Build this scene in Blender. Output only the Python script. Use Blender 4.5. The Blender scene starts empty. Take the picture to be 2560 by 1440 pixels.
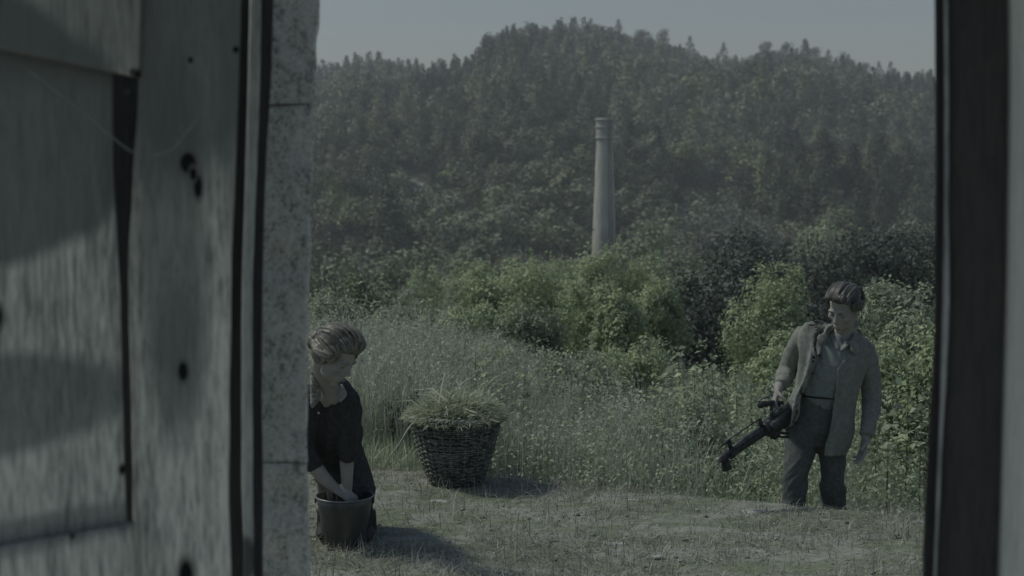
import bpy, bmesh, math, random
import numpy as np
from mathutils import Vector, Matrix, Quaternion
random.seed(7); RNG = np.random.default_rng(7)
S = bpy.context.scene
# ------------------------------------------------------------------ camera
FPX = 3555.0; CAMZ = 1.8; PITCH = math.atan(297 / FPX)
cam = bpy.data.cameras.new('camera'); camo = bpy.data.objects.new('camera', cam); S.collection.objects.link(camo)
camo.location = (0, 0, CAMZ); camo.rotation_euler = (math.pi / 2 - PITCH, 0, 0)
cam.sensor_width = 36; cam.lens = FPX / 2560 * 36; cam.clip_start = .05; cam.clip_end = 5000
cam.dof.use_dof = True; cam.dof.focus_distance = 7.6; cam.dof.aperture_fstop = 3.6
S.camera = camo
# ------------------------------------------------------------------ light
SUN_EL = math.radians(52); SUN_DIR = Vector((-1, .28, 0)).normalized()      # towards the sun, on the ground plane
to_sun = Vector((SUN_DIR.x * math.cos(SUN_EL), SUN_DIR.y * math.cos(SUN_EL), math.sin(SUN_EL)))
W = bpy.data.worlds.new('World'); S.world = W; W.use_nodes = True
wn = W.node_tree; bg = wn.nodes['Background']
sky = wn.nodes.new('ShaderNodeTexSky'); sky.sky_type = 'NISHITA'; sky.sun_disc = False
sky.sun_elevation = SUN_EL; sky.sun_rotation = math.atan2(to_sun.x, to_sun.y)
sky.air_density = 1.5; sky.dust_density = 1.2; sky.ozone_density = 3.0; sky.altitude = 200
hs = wn.nodes.new('ShaderNodeHueSaturation'); hs.inputs['Saturation'].default_value = .85
wn.links.new(sky.outputs[0], hs.inputs['Color']); tn = wn.nodes.new('ShaderNodeMix'); tn.data_type = 'RGBA'; tn.blend_type = 'MULTIPLY'; tn.inputs[0].default_value = 1; tn.inputs[7].default_value = (.965, .985, 1.08, 1)
wn.links.new(hs.outputs[0], tn.inputs[6]); wn.links.new(tn.outputs[2], bg.inputs['Color'])
bg.inputs['Strength'].default_value = .088
sl = bpy.data.lights.new('sun', 'SUN'); sl.energy = 3.3; sl.angle = math.radians(7); sl.color = (1, .98, .88)
so = bpy.data.objects.new('sun', sl); S.collection.objects.link(so)
so.rotation_euler = to_sun.to_track_quat('Z', 'Y').to_euler(); so.location = (-20, 8, 30)
S.view_settings.view_transform = 'Standard'; S.view_settings.look = 'None'; S.view_settings.gamma = 1
S.view_settings.exposure = -.8
S.render.engine = 'CYCLES'; S.cycles.use_denoising = True
S.cycles.max_bounces = 6; S.cycles.diffuse_bounces = 3; S.cycles.transparent_max_bounces = 8; S.cycles.volume_bounces = 1
# ------------------------------------------------------------------ helpers
def at(px, py, Y):
    """a point of the world seen at a photograph pixel, at depth Y metres"""
    x = (px - 1280) / FPX; v = (720 - py) / FPX
    d = Vector((x, math.cos(PITCH) + v * math.sin(PITCH), -math.sin(PITCH) + v * math.cos(PITCH)))
    d *= Y / d.y
    return Vector((d.x, d.y, CAMZ + d.z))
def hsh(ix, iy, iz):
    n = (ix * 374761393 + iy * 668265263 + iz * 1274126177) & 0xffffffff
    n = ((n ^ (n >> 13)) * 1274126177) & 0xffffffff
    return ((n ^ (n >> 16)) & 0xffffff) / float(0xffffff)
def vnoise(P):
    P = np.asarray(P, float); I = np.floor(P).astype(np.int64); F = P - I; F = F * F * (3 - 2 * F); r = 0
    for dx in (0, 1):
        for dy in (0, 1):
            for dz in (0, 1):
                w = (F[:, 0] if dx else 1 - F[:, 0]) * (F[:, 1] if dy else 1 - F[:, 1]) * (F[:, 2] if dz else 1 - F[:, 2])
                r = r + w * hsh(I[:, 0] + dx, I[:, 1] + dy, I[:, 2] + dz)
    return r * 2 - 1
def fbm(P, o=4):
    P = np.asarray(P, float); r = 0; a = 1
    for k in range(o): r = r + a * vnoise(P * 2 ** k + 17.3 * k); a *= .5
    return r
def n1(x, seed=0.0, o=3):
    return float(fbm(np.array([[x, seed, 3.3]]), o)[0])
def link(o): S.collection.objects.link(o); return o
def mesh_np(name, V, F, mat, parent=None, loc=(0, 0, 0), smooth=False, col=None):
    """V (n,3), F (m,3|4): fast mesh"""
    V = np.asarray(V, np.float32) - np.array(loc, np.float32); F = np.asarray(F, np.int32); k = F.shape[1]
    me = bpy.data.meshes.new(name); me.vertices.add(len(V)); me.vertices.foreach_set('co', V.ravel())
    me.loops.add(F.size); me.loops.foreach_set('vertex_index', F.ravel())
    me.polygons.add(len(F)); me.polygons.foreach_set('loop_start', np.arange(0, F.size, k, dtype=np.int32))
    me.polygons.foreach_set('loop_total', np.full(len(F), k, np.int32))
    if smooth: me.polygons.foreach_set('use_smooth', np.ones(len(F), bool))
    if col is not None:
        a = me.color_attributes.new('tint', 'FLOAT_COLOR', 'POINT')
        c = np.ones((len(V), 4), np.float32); c[:, :3] = col; a.data.foreach_set('color', c.ravel())
    me.update(calc_edges=True); me.validate()
    me.materials.append(mat); o = link(bpy.data.objects.new(name, me))
    if parent: o.parent = parent
    elif any(loc): o.location = loc
    return o
def obj_bm(name, bm, mat, parent=None, loc=(0, 0, 0), smooth=True):
    """mesh object; vertices given in world space, stored relative to loc"""
    bmesh.ops.recalc_face_normals(bm, faces=bm.faces)
    bmesh.ops.translate(bm, verts=bm.verts, vec=-Vector(loc))
    me = bpy.data.meshes.new(name); bm.to_mesh(me); bm.free()
    for p in me.polygons: p.use_smooth = smooth
    me.materials.append(mat); o = link(bpy.data.objects.new(name, me))
    if parent: o.parent = parent
    elif any(loc): o.location = loc
    return o
def pieces(name, bm, mat, parent=None, loc=(0, 0, 0), smooth=True):
    """each separate island of bm becomes a part of its own"""
    bm.verts.index_update()
    bm.verts.ensure_lookup_table(); seen = set(); out = []
    for v in bm.verts:
        if v.index in seen: continue
        st, isl = [v], []; seen.add(v.index)
        while st:
            a = st.pop(); isl.append(a)
            for e in a.link_edges:
                b = e.other_vert(a)
                if b.index not in seen: seen.add(b.index); st.append(b)
        out.append(isl)
    for isl in out:
        nb = bmesh.new(); mp = {v: nb.verts.new(v.co) for v in isl}
        for f in {f for v in isl for f in v.link_faces}: nb.faces.new([mp[v] for v in f.verts])
        obj_bm(name, nb, mat, parent, loc, smooth)
    bm.free()
def empty(name, loc, label, cat, group=None):
    o = link(bpy.data.objects.new(name, None)); o.location = loc; o.empty_display_size = .1
    return tag(o, label, cat, group)
def tag(o, label=None, cat=None, group=None, kind=None):
    if label: o['label'] = label
    if cat: o['category'] = cat
    if group: o['group'] = group
    if kind: o['kind'] = kind
    return o
def catmull(pts, n):
    pts = [Vector(p) for p in pts]; P = [2 * pts[0] - pts[1]] + pts + [2 * pts[-1] - pts[-2]]; out = []
    for i in range(1, len(P) - 2):
        for k in range(n):
            t = k / n; a, b, c, d = P[i - 1], P[i], P[i + 1], P[i + 2]
            out.append(.5 * ((2 * b) + (c - a) * t + (2 * a - 5 * b + 4 * c - d) * t * t + (3 * b - a - 3 * c + d) * t ** 3))
    out.append(pts[-1]); return out
def tube(bm, pts, rad, seg=12, sub=4, wid=None, flat=1.0, cap=True):
    """closed tapered tube; rad per control point; flat<1 squeezes across `wid` (a vector)"""
    R = [r if isinstance(r, (tuple, list)) else (r, r * flat) for r in rad]
    C = catmull(pts, sub) if sub > 1 else [Vector(p) for p in pts]
    RR = []
    for i in range(len(R) - 1):
        for k in range(sub):
            t = k / sub; RR.append((R[i][0] * (1 - t) + R[i + 1][0] * t, R[i][1] * (1 - t) + R[i + 1][1] * t))
    RR.append(R[-1]); rings = []; ref = Vector(wid) if wid else None; last = None
    for i, c in enumerate(C):
        T = (C[min(i + 1, len(C) - 1)] - C[max(i - 1, 0)]).normalized()
        if ref is not None: A = ref - T * ref.dot(T)
        elif last is None: A = T.orthogonal()
        else: A = last - T * last.dot(T)
        A.normalize(); last = A; B = T.cross(A)
        rings.append([bm.verts.new(c + A * RR[i][0] * math.cos(2 * math.pi * k / seg) + B * RR[i][1] * math.sin(2 * math.pi * k / seg)) for k in range(seg)])
    for i in range(len(rings) - 1):
        for k in range(seg):
            bm.faces.new((rings[i][k], rings[i][(k + 1) % seg], rings[i + 1][(k + 1) % seg], rings[i + 1][k]))
    if cap:
        for ring, c, e in ((rings[0], C[0], C[0] - C[1]), (rings[-1], C[-1], C[-1] - C[-2])):
            r = max(RR[0 if ring is rings[0] else -1]); v = bm.verts.new(c + e.normalized() * r * .5)
            for k in range(seg): bm.faces.new((ring[k], ring[(k + 1) % seg], v))
def ball(bm, c, r, axes=None, seg=16):
    """ellipsoid; axes = (X, Y, Z) unit vectors"""
    X, Y, Z = axes or (Vector((1, 0, 0)), Vector((0, 1, 0)), Vector((0, 0, 1)))
    r = (r, r, r) if not isinstance(r, (tuple, list)) else r
    M = Matrix.Identity(4)
    for i, (a, s) in enumerate(zip((X, Y, Z), r)):
        for j in range(3): M[j][i] = a[j] * s
    M.translation = Vector(c)
    bmesh.ops.create_uvsphere(bm, u_segments=seg, v_segments=seg // 2 + 2, radius=1, matrix=M)
def box(bm, c, s, rot=None, bevel=0):
    M = Matrix.LocRotScale(Vector(c), rot, Vector(s))
    g = bmesh.ops.create_cube(bm, size=1, matrix=M)
    if bevel: bmesh.ops.bevel(bm, geom=list({e for v in g['verts'] for e in v.link_edges}), offset=bevel, segments=2, affect='EDGES')
def fused(name, bm, mat, parent, loc, voxel=.006, smooth=4, wrinkle=0, wscale=12, wstretch=(1, 1, 1), dents=(), disp=None):
    """union of all shells in bm into one continuous smooth skin"""
    bmesh.ops.recalc_face_normals(bm, faces=bm.faces)
    me = bpy.data.meshes.new(name); bm.to_mesh(me); bm.free(); t = link(bpy.data.objects.new('tmp', me))
    m = t.modifiers.new('r', 'REMESH'); m.mode = 'VOXEL'; m.voxel_size = voxel
    if smooth: m = t.modifiers.new('s', 'SMOOTH'); m.factor = .5; m.iterations = smooth
    dg = bpy.context.evaluated_depsgraph_get(); dg.update(); e = t.evaluated_get(dg)
    me2 = bpy.data.meshes.new_from_object(e); bpy.data.objects.remove(t); bpy.data.meshes.remove(me)
    n = len(me2.vertices); V = np.empty(n * 3, np.float32); me2.vertices.foreach_get('co', V); V = V.reshape(-1, 3).astype(float)
    N = np.empty(n * 3, np.float32); me2.vertices.foreach_get('normal', N); N = N.reshape(-1, 3)
    for c, r, d in dents:
        q = ((V - np.array(c)) ** 2).sum(1) / (r * r); V -= N * (d * np.exp(-q))[:, None]
    if wrinkle:
        Q = V * wscale * np.array(wstretch); w = fbm(Q + 1.5 * np.stack([vnoise(Q * .6), vnoise(Q * .6 + 9), vnoise(Q * .6 + 31)], 1), 3)
        V += N * (wrinkle * (.35 - np.abs(w)))[:, None]
    if disp is not None: V += N * disp(V)[:, None]
    V -= np.array(loc)
    me2.vertices.foreach_set('co', V.astype(np.float32).ravel()); me2.polygons.foreach_set('use_smooth', np.ones(len(me2.polygons), bool))
    me2.name = name; me2.materials.clear(); me2.materials.append(mat); me2.update()
    o = link(bpy.data.objects.new(name, me2)); o.parent = parent; return o
# ------------------------------------------------------------------ materials
def G(v, s=1.0):  # colour helper
    return (v[0] * s, v[1] * s, v[2] * s, 1)
class NT:
    def __init__(self, name):
        self.m = bpy.data.materials.new(name); self.m.use_nodes = True; self.t = self.m.node_tree; self.b = self.t.nodes['Principled BSDF']
        self.b.inputs['Specular IOR Level'].default_value = .25
    def n(self, typ, **k):
        x = self.t.nodes.new(typ)
        for a, v in k.items(): setattr(x, a, v)
        return x
    def l(self, a, b): self.t.links.new(a, b)
    def pos(self, world=True, scale=(1, 1, 1)):
        g = self.n('ShaderNodeNewGeometry').outputs['Position'] if world else self.n('ShaderNodeTexCoord').outputs['Object']
        mp = self.n('ShaderNodeMapping'); mp.inputs['Scale'].default_value = scale; self.l(g, mp.inputs[0]); return mp.outputs[0]
    def noise(self, vec, scale, detail=4, dist=0, rough=.55):
        x = self.n('ShaderNodeTexNoise'); x.inputs['Scale'].default_value = scale; x.inputs['Detail'].default_value = detail
        x.inputs['Distortion'].default_value = dist; x.inputs['Roughness'].default_value = rough; self.l(vec, x.inputs['Vector']); return x.outputs['Fac']
    def ramp(self, fac, stops, mode='LINEAR'):
        r = self.n('ShaderNodeValToRGB'); self.l(fac, r.inputs[0]); e = r.color_ramp.elements; r.color_ramp.interpolation = mode
        while len(e) < len(stops): e.new(.5)
        for i, (p, c) in enumerate(stops): e[i].position = p; e[i].color = G(c) if len(c) == 3 else c
        return r.outputs[0]
    def mix(self, fac, a, b, mode='MIX'):
        x = self.n('ShaderNodeMix', data_type='RGBA', blend_type=mode)
        for s, v in ((x.inputs[0], fac), (x.inputs[6], a), (x.inputs[7], b)):
            if hasattr(v, 'links'): self.l(v, s)
            elif isinstance(v, (int, float)): s.default_value = v
            else: s.default_value = G(v)
        return x.outputs[2]
    def math(self, op, a, b=None, c=None):
        x = self.n('ShaderNodeMath', operation=op)
        for s, v in zip(x.inputs, (a, b, c)):
            if v is None: continue
            if hasattr(v, 'links'): self.l(v, s)
            else: s.default_value = v
        return x.outputs[0]
    def blob(self, centre, radii, soft=.3, wob=None, wamt=.3):
        """1 inside an ellipsoid of the world, 0 outside"""
        g = self.n('ShaderNodeNewGeometry').outputs['Position']
        s = self.n('ShaderNodeVectorMath', operation='SUBTRACT'); self.l(g, s.inputs[0]); s.inputs[1].default_value = centre
        d = self.n('ShaderNodeVectorMath', operation='DIVIDE'); self.l(s.outputs[0], d.inputs[0]); d.inputs[1].default_value = radii
        q = self.n('ShaderNodeVectorMath', operation='LENGTH'); self.l(d.outputs[0], q.inputs[0]); v = q.outputs['Value']
        if wob is not None: v = self.math('ADD', v, self.math('MULTIPLY', self.math('SUBTRACT', wob, .5), wamt * 2))
        mr = self.n('ShaderNodeMapRange', interpolation_type='SMOOTHSTEP'); self.l(v, mr.inputs[0])
        mr.inputs[1].default_value = 1 + soft / 2; mr.inputs[2].default_value = 1 - soft / 2; return mr.outputs[0]
    def bump(self, h, st, dist=.01):
        b = self.n('ShaderNodeBump'); b.inputs['Strength'].default_value = st; b.inputs['Distance'].default_value = dist
        self.l(h, b.inputs['Height']); self.l(b.outputs[0], self.b.inputs['Normal'])
    def col(self, c):
        if hasattr(c, 'links'): self.l(c, self.b.inputs['Base Color'])
        else: self.b.inputs['Base Color'].default_value = G(c)
    def rough(self, r): self.b.inputs['Roughness'].default_value = r
def hairmat(name, a, b, ax):
    """hair with fine strands running along the head's front-back axis"""
    T = NT(name); g = T.n('ShaderNodeTexCoord').outputs['Object']; out = T.n('ShaderNodeCombineXYZ')
    for i, (v, k) in enumerate(zip(ax, (150, 9, 40))):
        d = T.n('ShaderNodeVectorMath', operation='DOT_PRODUCT'); T.l(g, d.inputs[0]); d.inputs[1].default_value = Vector(v) * k; T.l(d.outputs['Value'], out.inputs[i])
    f = T.noise(out.outputs[0], 1.0, 4, .3, .6); T.col(T.ramp(f, [(.32, a), (.68, b)])); T.rough(.42); T.bump(f, .35, .004); return T.m
def simple(name, a, b, scale=8, rough=.85, bump=.3, bdist=.004, stretch=(1, 1, 1), detail=5, metal=0, world=False, lo=.35, hi=.65):
    T = NT(name); f = T.noise(T.pos(world, stretch), scale, detail)
    T.col(T.ramp(f, [(lo, a), (hi, b)])); T.rough(rough); T.b.inputs['Metallic'].default_value = metal
    if bump: T.bump(f, bump, bdist)
    return T.m
def wood(name, dark, light, streak=28, knots=(), stains=(), rough=.8, bump=.5):
    T = NT(name); p = T.pos(True, (1, 1, .07)); f = T.noise(p, streak * 1.6, 5, .9, .7); f2 = T.noise(T.pos(True, (1, 1, .3)), 6, 4, .4); f3 = T.noise(T.pos(True, (1, 1, .13)), 130, 4, .3, .7)
    h = T.math('ADD', T.math('MULTIPLY', f, .36), T.math('ADD', T.math('MULTIPLY', f2, .22), T.math('MULTIPLY', f3, .42)))
    c = T.ramp(h, [(.41, G(dark)), (.5, G([.4 * a + .6 * b for a, b in zip(dark, light)])), (.58, G(light))])
    sc_ = T.noise(T.pos(True, (1, 1, .035)), 75, 2, .8); sm = T.ramp(sc_, [(.485, (0, 0, 0)), (.5, (1, 1, 1)), (.515, (0, 0, 0))]); c = T.mix(T.math('MULTIPLY', sm, .4), c, light)
    w = T.noise(T.pos(True, (1, 1, .5)), 9, 5, .5)
    for (cn, r, fac, soft, tintc) in stains: c = T.mix(T.math('MULTIPLY', T.blob(cn, r, soft, w, .10), fac), c, tintc)
    for (cn, r) in knots:
        c = T.mix(T.blob(cn, [k * 1.45 for k in r], .7, f2, .5), c, [x * .5 for x in dark]); c = T.mix(T.blob(cn, r, .35, f2, .45), c, (.006, .006, .006))
    T.col(c); T.rough(rough); T.bump(h, bump, .006); return T.m
def leafmat(name, a, b, trans=.25, rough=.6, patch=1.2, tint=False, lightfrac=.5):
    T = NT(name); g = T.n('ShaderNodeNewGeometry'); r = g.outputs['Random Per Island']
    nz = T.noise(T.pos(True), patch, 3); f = T.math('ADD', T.math('MULTIPLY', r, .55), T.math('MULTIPLY', nz, .45))
    c = T.ramp(f, [(.3, a), (.7, b)])
    if tint:
        at_ = T.n('ShaderNodeAttribute', attribute_name='tint'); c = T.mix(1.0, c, at_.outputs['Color'], 'MULTIPLY')
    T.col(c); T.rough(rough); T.b.inputs['Specular IOR Level'].default_value = .12
    tr = T.n('ShaderNodeBsdfTranslucent'); T.l(c, tr.inputs['Color']); ms = T.n('ShaderNodeMixShader'); ms.inputs[0].default_value = trans
    T.l(T.b.outputs[0], ms.inputs[1]); T.l(tr.outputs[0], ms.inputs[2]); T.l(ms.outputs[0], T.t.nodes['Material Output'].inputs['Surface']); return T.m
# ------------------------------------------------------------------ terrain
EDGE = [(-60, 8.45), (-2, 8.42), (-.5, 8.4), (0, 8.22), (.49, 7.88), (1.1, 7.66), (1.71, 7.44), (2.1, 7.26), (3.4, 6.75), (6, 5.8), (20, 2.0), (60, -10)]
ex = np.array([e[0] for e in EDGE]); ey = np.array([e[1] for e in EDGE])
def edgeY(X): return np.interp(X, ex, ey)
RIDGE = [(-3000, 420), (-800, 300), (0, 230), (500, 190), (790, 187), (850, 160), (920, 150), (990, 168), (1060, 178), (1130, 180), (1185, 170), (1215, 128), (1260, 100), (1330, 82), (1400, 72), (1470, 66), (1560, 74), (1640, 92), (1700, 112), (1760, 128), (1825, 146), (1860, 132), (1920, 115), (1980, 112), (2040, 130), (2100, 155), (2160, 178), (2220, 198), (2300, 205), (2360, 215), (2700, 250), (3400, 330), (5500, 420)]
rx_ = np.array([r[0] for r in RIDGE]); ry_ = np.array([r[1] for r in RIDGE])
VX = [8.0, 12, 20, 30, 60, 100, 150, 190]; VZ = [-.5, -.8, -1.7, -3.0, -6.2, -9.5, -12.0, -12.0]
def groundz(X, Y):
    """height of the meadow, valley and hill"""
    X = np.asarray(X, float); Y = np.asarray(Y, float)
    base = np.interp(Y, VX, VZ)
    left = np.clip((.55 - X) / 1.2, 0, 1) * np.clip((26 - Y) / 16, 0, 1)      # the meadow stands higher on the left
    base = base + left * np.clip(.49 + .30 * np.clip((Y - 9) / 6, 0, 1), 0, 1)
    px = 1280 + FPX * X / np.maximum(Y, 1); rp = np.interp(px, rx_, ry_) + 46
    zr = CAMZ + 480 * (423 - rp) / FPX
    t = np.clip((Y - 165) / 315, 0, 1); e = t ** .92
    hill = -12 + (zr + 12) * e
    P = np.stack([X / 60, Y / 60, np.zeros_like(X)], -1).reshape(-1, 3); nz = fbm(P, 4).reshape(X.shape)
    hill = hill + nz * 5 * np.clip(t * 4, 0, 1) * np.clip((1 - t) * 3, 0, 1)
    far = np.clip((Y - 480) / 400, 0, 1); hill = hill - far * 60 * far
    z = np.where(Y > 165, hill, base)
    return z
def sheet(name, xs, ys, zf, mat, **k):
    XX, YY = np.meshgrid(xs, ys); ZZ = zf(XX, YY); V = np.stack([XX, YY, ZZ], -1).reshape(-1, 3); nx = len(xs); ny = len(ys)
    i = (np.arange(ny - 1)[:, None] * nx + np.arange(nx - 1)[None]).ravel(); F = np.stack([i, i + 1, i + nx + 1, i + nx], 1)
    return mesh_np(name, V, F, mat, smooth=True, **k)
# soil under the vegetation
T = NT('meadow_soil'); f = T.noise(T.pos(True), 2.5, 6); T.col(T.ramp(f, [(.35, (.07, .08, .055)), (.65, (.15, .165, .12))])); T.rough(.95); T.bump(f, .5, .05); M_SOIL = T.m
SC = T.b.inputs['Base Color'].links[0].from_socket; wv = T.noise(T.pos(True), .35, 5)
for cn_, rd_ in (((28, 192, -5), (10, 24, 12)), ((-13.2, 216, 0), (6, 14, 12)), ((-9, 205, 0), (5, 9, 12))): SC = T.mix(T.math('MULTIPLY', T.blob(cn_, rd_, .4, wv, .5), .85), SC, (.44, .44, .39))
T.col(SC)
xs = np.concatenate([np.linspace(-700, -60, 40), np.linspace(-58, -6, 40), np.linspace(-5.8, 8, 90), np.linspace(9, 60, 40), np.linspace(64, 700, 40)])
ys = np.concatenate([np.linspace(-40, 5, 12), np.linspace(5.3, 30, 90), np.linspace(31, 160, 50), np.linspace(165, 560, 70), np.linspace(580, 1200, 12)])
def meadowz(X, Y):
    z = groundz(X, Y); z = np.where(Y < edgeY(X) - .05, np.minimum(z, -.6), z)
    return z + np.where(Y < 40, .03 * fbm(np.stack([X, Y, 0 * X], -1).reshape(-1, 3) * 1.3, 3).reshape(X.shape), 0)
tag(sheet('hill_terrain', xs, ys, meadowz, M_SOIL), kind='structure', label='wooded hill, valley and meadow ground')
# gravel terrace: a thick slab with an uneven edge
def trackn(X, Y): return fbm(np.stack([X * 1.1, Y * 2.2, 0 * X + 5], -1).reshape(-1, 3), 4).reshape(X.shape)
T = NT('terrace_gravel'); p = T.pos(True, (1, 1, 1)); big = T.noise(T.pos(True, (1, 2.2, 1)), 1.7, 6, .5, .68); mid = T.noise(p, 22, 6, .2, .65)
vo = T.n('ShaderNodeTexVoronoi'); vo.inputs['Scale'].default_value = 55; T.l(p, vo.inputs['Vector'])
c = T.ramp(mid, [(.3, (.17, .175, .15)), (.5, (.25, .258, .222)), (.7, (.33, .34, .295))])
c = T.mix(T.math('MULTIPLY', vo.outputs['Color'], .22), c, (.36, .37, .34))
gf = T.ramp(big, [(.40, (0, 0, 0)), (.56, (1, 1, 1))]); gcol = T.ramp(mid, [(.35, (.10, .125, .07)), (.65, (.17, .195, .125))])
c = T.mix(T.math('MULTIPLY', gf, .85), c, gcol); T.col(c); T.rough(.95)
hh = T.math('ADD', mid, T.math('MULTIPLY', vo.outputs['Distance'], -.6)); T.bump(hh, .5, .008); M_GRAV = T.m
nx, ny = 420, 160
xs = np.concatenate([np.linspace(-30, -3.2, 20), np.linspace(-3, 3.4, nx), np.linspace(3.6, 30, 20)])
XX, TT = np.meshgrid(xs, np.linspace(0, 1, ny)); E = edgeY(XX) + .035 * fbm(np.stack([XX * 3, 0 * XX, 0 * XX], -1).reshape(-1, 3), 4).reshape(XX.shape)
Y0 = np.minimum(-8, E - 6); TT2 = 1 - (1 - TT) ** 2.2; YY = Y0 + (E - Y0) * TT2
def terz(X, Y): return .012 * trackn(X, Y) + .006 * fbm(np.stack([X * 9, Y * 9, 0 * X], -1).reshape(-1, 3), 3).reshape(X.shape)
ZZ = terz(XX, YY); V = np.stack([XX, YY, ZZ], -1).reshape(-1, 3); w = len(xs)
i = (np.arange(ny - 1)[:, None] * w + np.arange(w - 1)[None]).ravel(); F = np.stack([i, i + 1, i + w + 1, i + w], 1)
rim = V[(ny - 1) * w:]; sk1 = rim + np.array([0, .03, -.06]); sk2 = rim + np.array([0, .10, -.8]); b0 = len(V); V = np.concatenate([V, sk1, sk2])
k = np.arange(w - 1); F = np.concatenate([F, np.stack([(ny - 1) * w + k, (ny - 1) * w + k + 1, b0 + k + 1, b0 + k], 1), np.stack([b0 + k, b0 + k + 1, b0 + w + k + 1, b0 + w + k], 1)])
tag(mesh_np('terrace_ground', V, F, M_GRAV, smooth=True), kind='structure', label='pale trampled gravel terrace in front of the doorway')
# ------------------------------------------------------------------ the doorway in front of the camera
def strip(bm, L, R, th, rows=60, cols=8, wob=0, seed=0, rough=0, bev=.004, away=Vector((0, 1, 0))):
    """a board between two traced edges. L, R: lists of world points top to bottom; th: thickness away from us"""
    Lp = catmull(L, max(2, rows // (len(L) - 1))) if len(L) > 2 else [L[0].lerp(L[1], k / rows) for k in range(rows + 1)]
    Rp = catmull(R, max(2, rows // (len(R) - 1))) if len(R) > 2 else [R[0].lerp(R[1], k / rows) for k in range(rows + 1)]
    m = min(len(Lp), len(Rp)); Lp = [Lp[int(k * (len(Lp) - 1) / (m - 1))] for k in range(m)]; Rp = [Rp[int(k * (len(Rp) - 1) / (m - 1))] for k in range(m)]
    grid = []
    for j in range(m):
        a, b = Lp[j].copy(), Rp[j].copy(); d = (b - a).normalized(); z = a.z * 6
        a += d * wob * n1(z, seed + 1); b += d * wob * n1(z, seed + 2); row = []
        fr = [0] + [bev / (b - a).length] + [k / (cols - 2) for k in range(1, cols - 2)] + [1 - bev / (b - a).length] + [1]
        for q, t in enumerate(fr):
            p = a.lerp(b, t)
            if q in (0, len(fr) - 1): p += away * bev
            elif rough: p += away * rough * n1(p.x * 14 + seed, p.z * 14)
            row.append(p)
        row = [a + away * th] + row + [b + away * th]; grid.append([bm.verts.new(p) for p in row])
    w = len(grid[0])
    for j in range(m - 1):
        for q in range(w - 1): bm.faces.new((grid[j][q], grid[j][q + 1], grid[j + 1][q + 1], grid[j + 1][q]))
        bm.faces.new((grid[j][w - 1], grid[j][0], grid[j + 1][0], grid[j + 1][w - 1]))
    bm.faces.new(grid[0]); bm.faces.new(list(reversed(grid[-1])))
def P_(lst, Y): return [at(a, b, (Y(a, b) if callable(Y) else Y)) for a, b in lst]
DY = lambda a, b: 2.45 + .17 * a / 335          # the left leaf swings towards us
D1 = (.27, .275, .24); L1 = (.80, .79, .68)
STAIN_SHADE = (.13, .14, .135)
kn = [(at(475, 408, 2.7), (.0145, .05, .020)), (at(499, 466, 2.7), (.0075, .05, .022)), (at(488, 435, 2.7), (.006, .05, .012)), (at(463, 925, 2.7), (.0095, .05, .020)), (at(482, 152, 2.7), (.004, .05, .005)), (at(470, 1435, 2.7), (.012, .05, .03)), (at(590, 124, 2.7), (.005, .05, .006))]
st = [(at(450, 110, 2.7), (.16, .4, .26), .85, .6, STAIN_SHADE), (at(440, 600, 2.7), (.062, .4, .34), .7, .7, STAIN_SHADE), (at(455, 900, 2.7), (.05, .4, .14), .5, .8, STAIN_SHADE), (at(590, 300, 2.7), (.03, .4, .3), .5, .8, STAIN_SHADE)]  # stains; the broad one at the top also paints in shade
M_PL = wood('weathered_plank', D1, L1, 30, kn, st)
stA = [(at(-40, 330, 2.45), (.215, 3, .235), .85, .14, STAIN_SHADE), (at(-20, 1010, 2.45), (.20, 3, .09), .7, .35, STAIN_SHADE), (at(40, 30, 2.45), (.3, 3, .12), .6, .6, STAIN_SHADE), (at(100, 1340, 2.45), (.24, 3, .03), .55, .8, STAIN_SHADE), (at(300, 260, 2.4), (.02, .9, .06), .5, .6, STAIN_SHADE)]  # stains; the wide one at the top doubles as painted shade
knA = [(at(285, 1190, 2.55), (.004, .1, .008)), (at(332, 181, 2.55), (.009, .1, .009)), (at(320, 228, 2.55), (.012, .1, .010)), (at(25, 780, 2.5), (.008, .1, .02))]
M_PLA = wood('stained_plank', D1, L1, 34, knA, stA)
M_DK = wood('dark_timber', (.048, .043, .040), (.075, .068, .063), 30, bump=.4); M_GAP = wood('gap_shade_timber', (.03, .03, .03), (.055, .055, .055), 30, bump=.4)  # the second is near black, colouring in the shade of the gaps
base = at(200, 1440, 2.4); base.z = 0
dl = empty('wooden_door', base, 'weathered grey plank door with stains and knots, filling the left edge', 'door')
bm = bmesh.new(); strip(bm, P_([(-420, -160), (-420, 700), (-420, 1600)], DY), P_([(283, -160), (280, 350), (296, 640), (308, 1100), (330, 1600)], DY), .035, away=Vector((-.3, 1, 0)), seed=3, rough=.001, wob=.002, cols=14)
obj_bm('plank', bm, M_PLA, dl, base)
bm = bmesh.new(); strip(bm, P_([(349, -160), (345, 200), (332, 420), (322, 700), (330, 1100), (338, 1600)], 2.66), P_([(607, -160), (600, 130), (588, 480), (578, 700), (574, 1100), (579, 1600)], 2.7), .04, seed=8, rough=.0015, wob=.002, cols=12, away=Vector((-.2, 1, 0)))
o = obj_bm('plank', bm, M_PL, dl, base); tag(o, 'broad knotty plank at the door edge')
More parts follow.
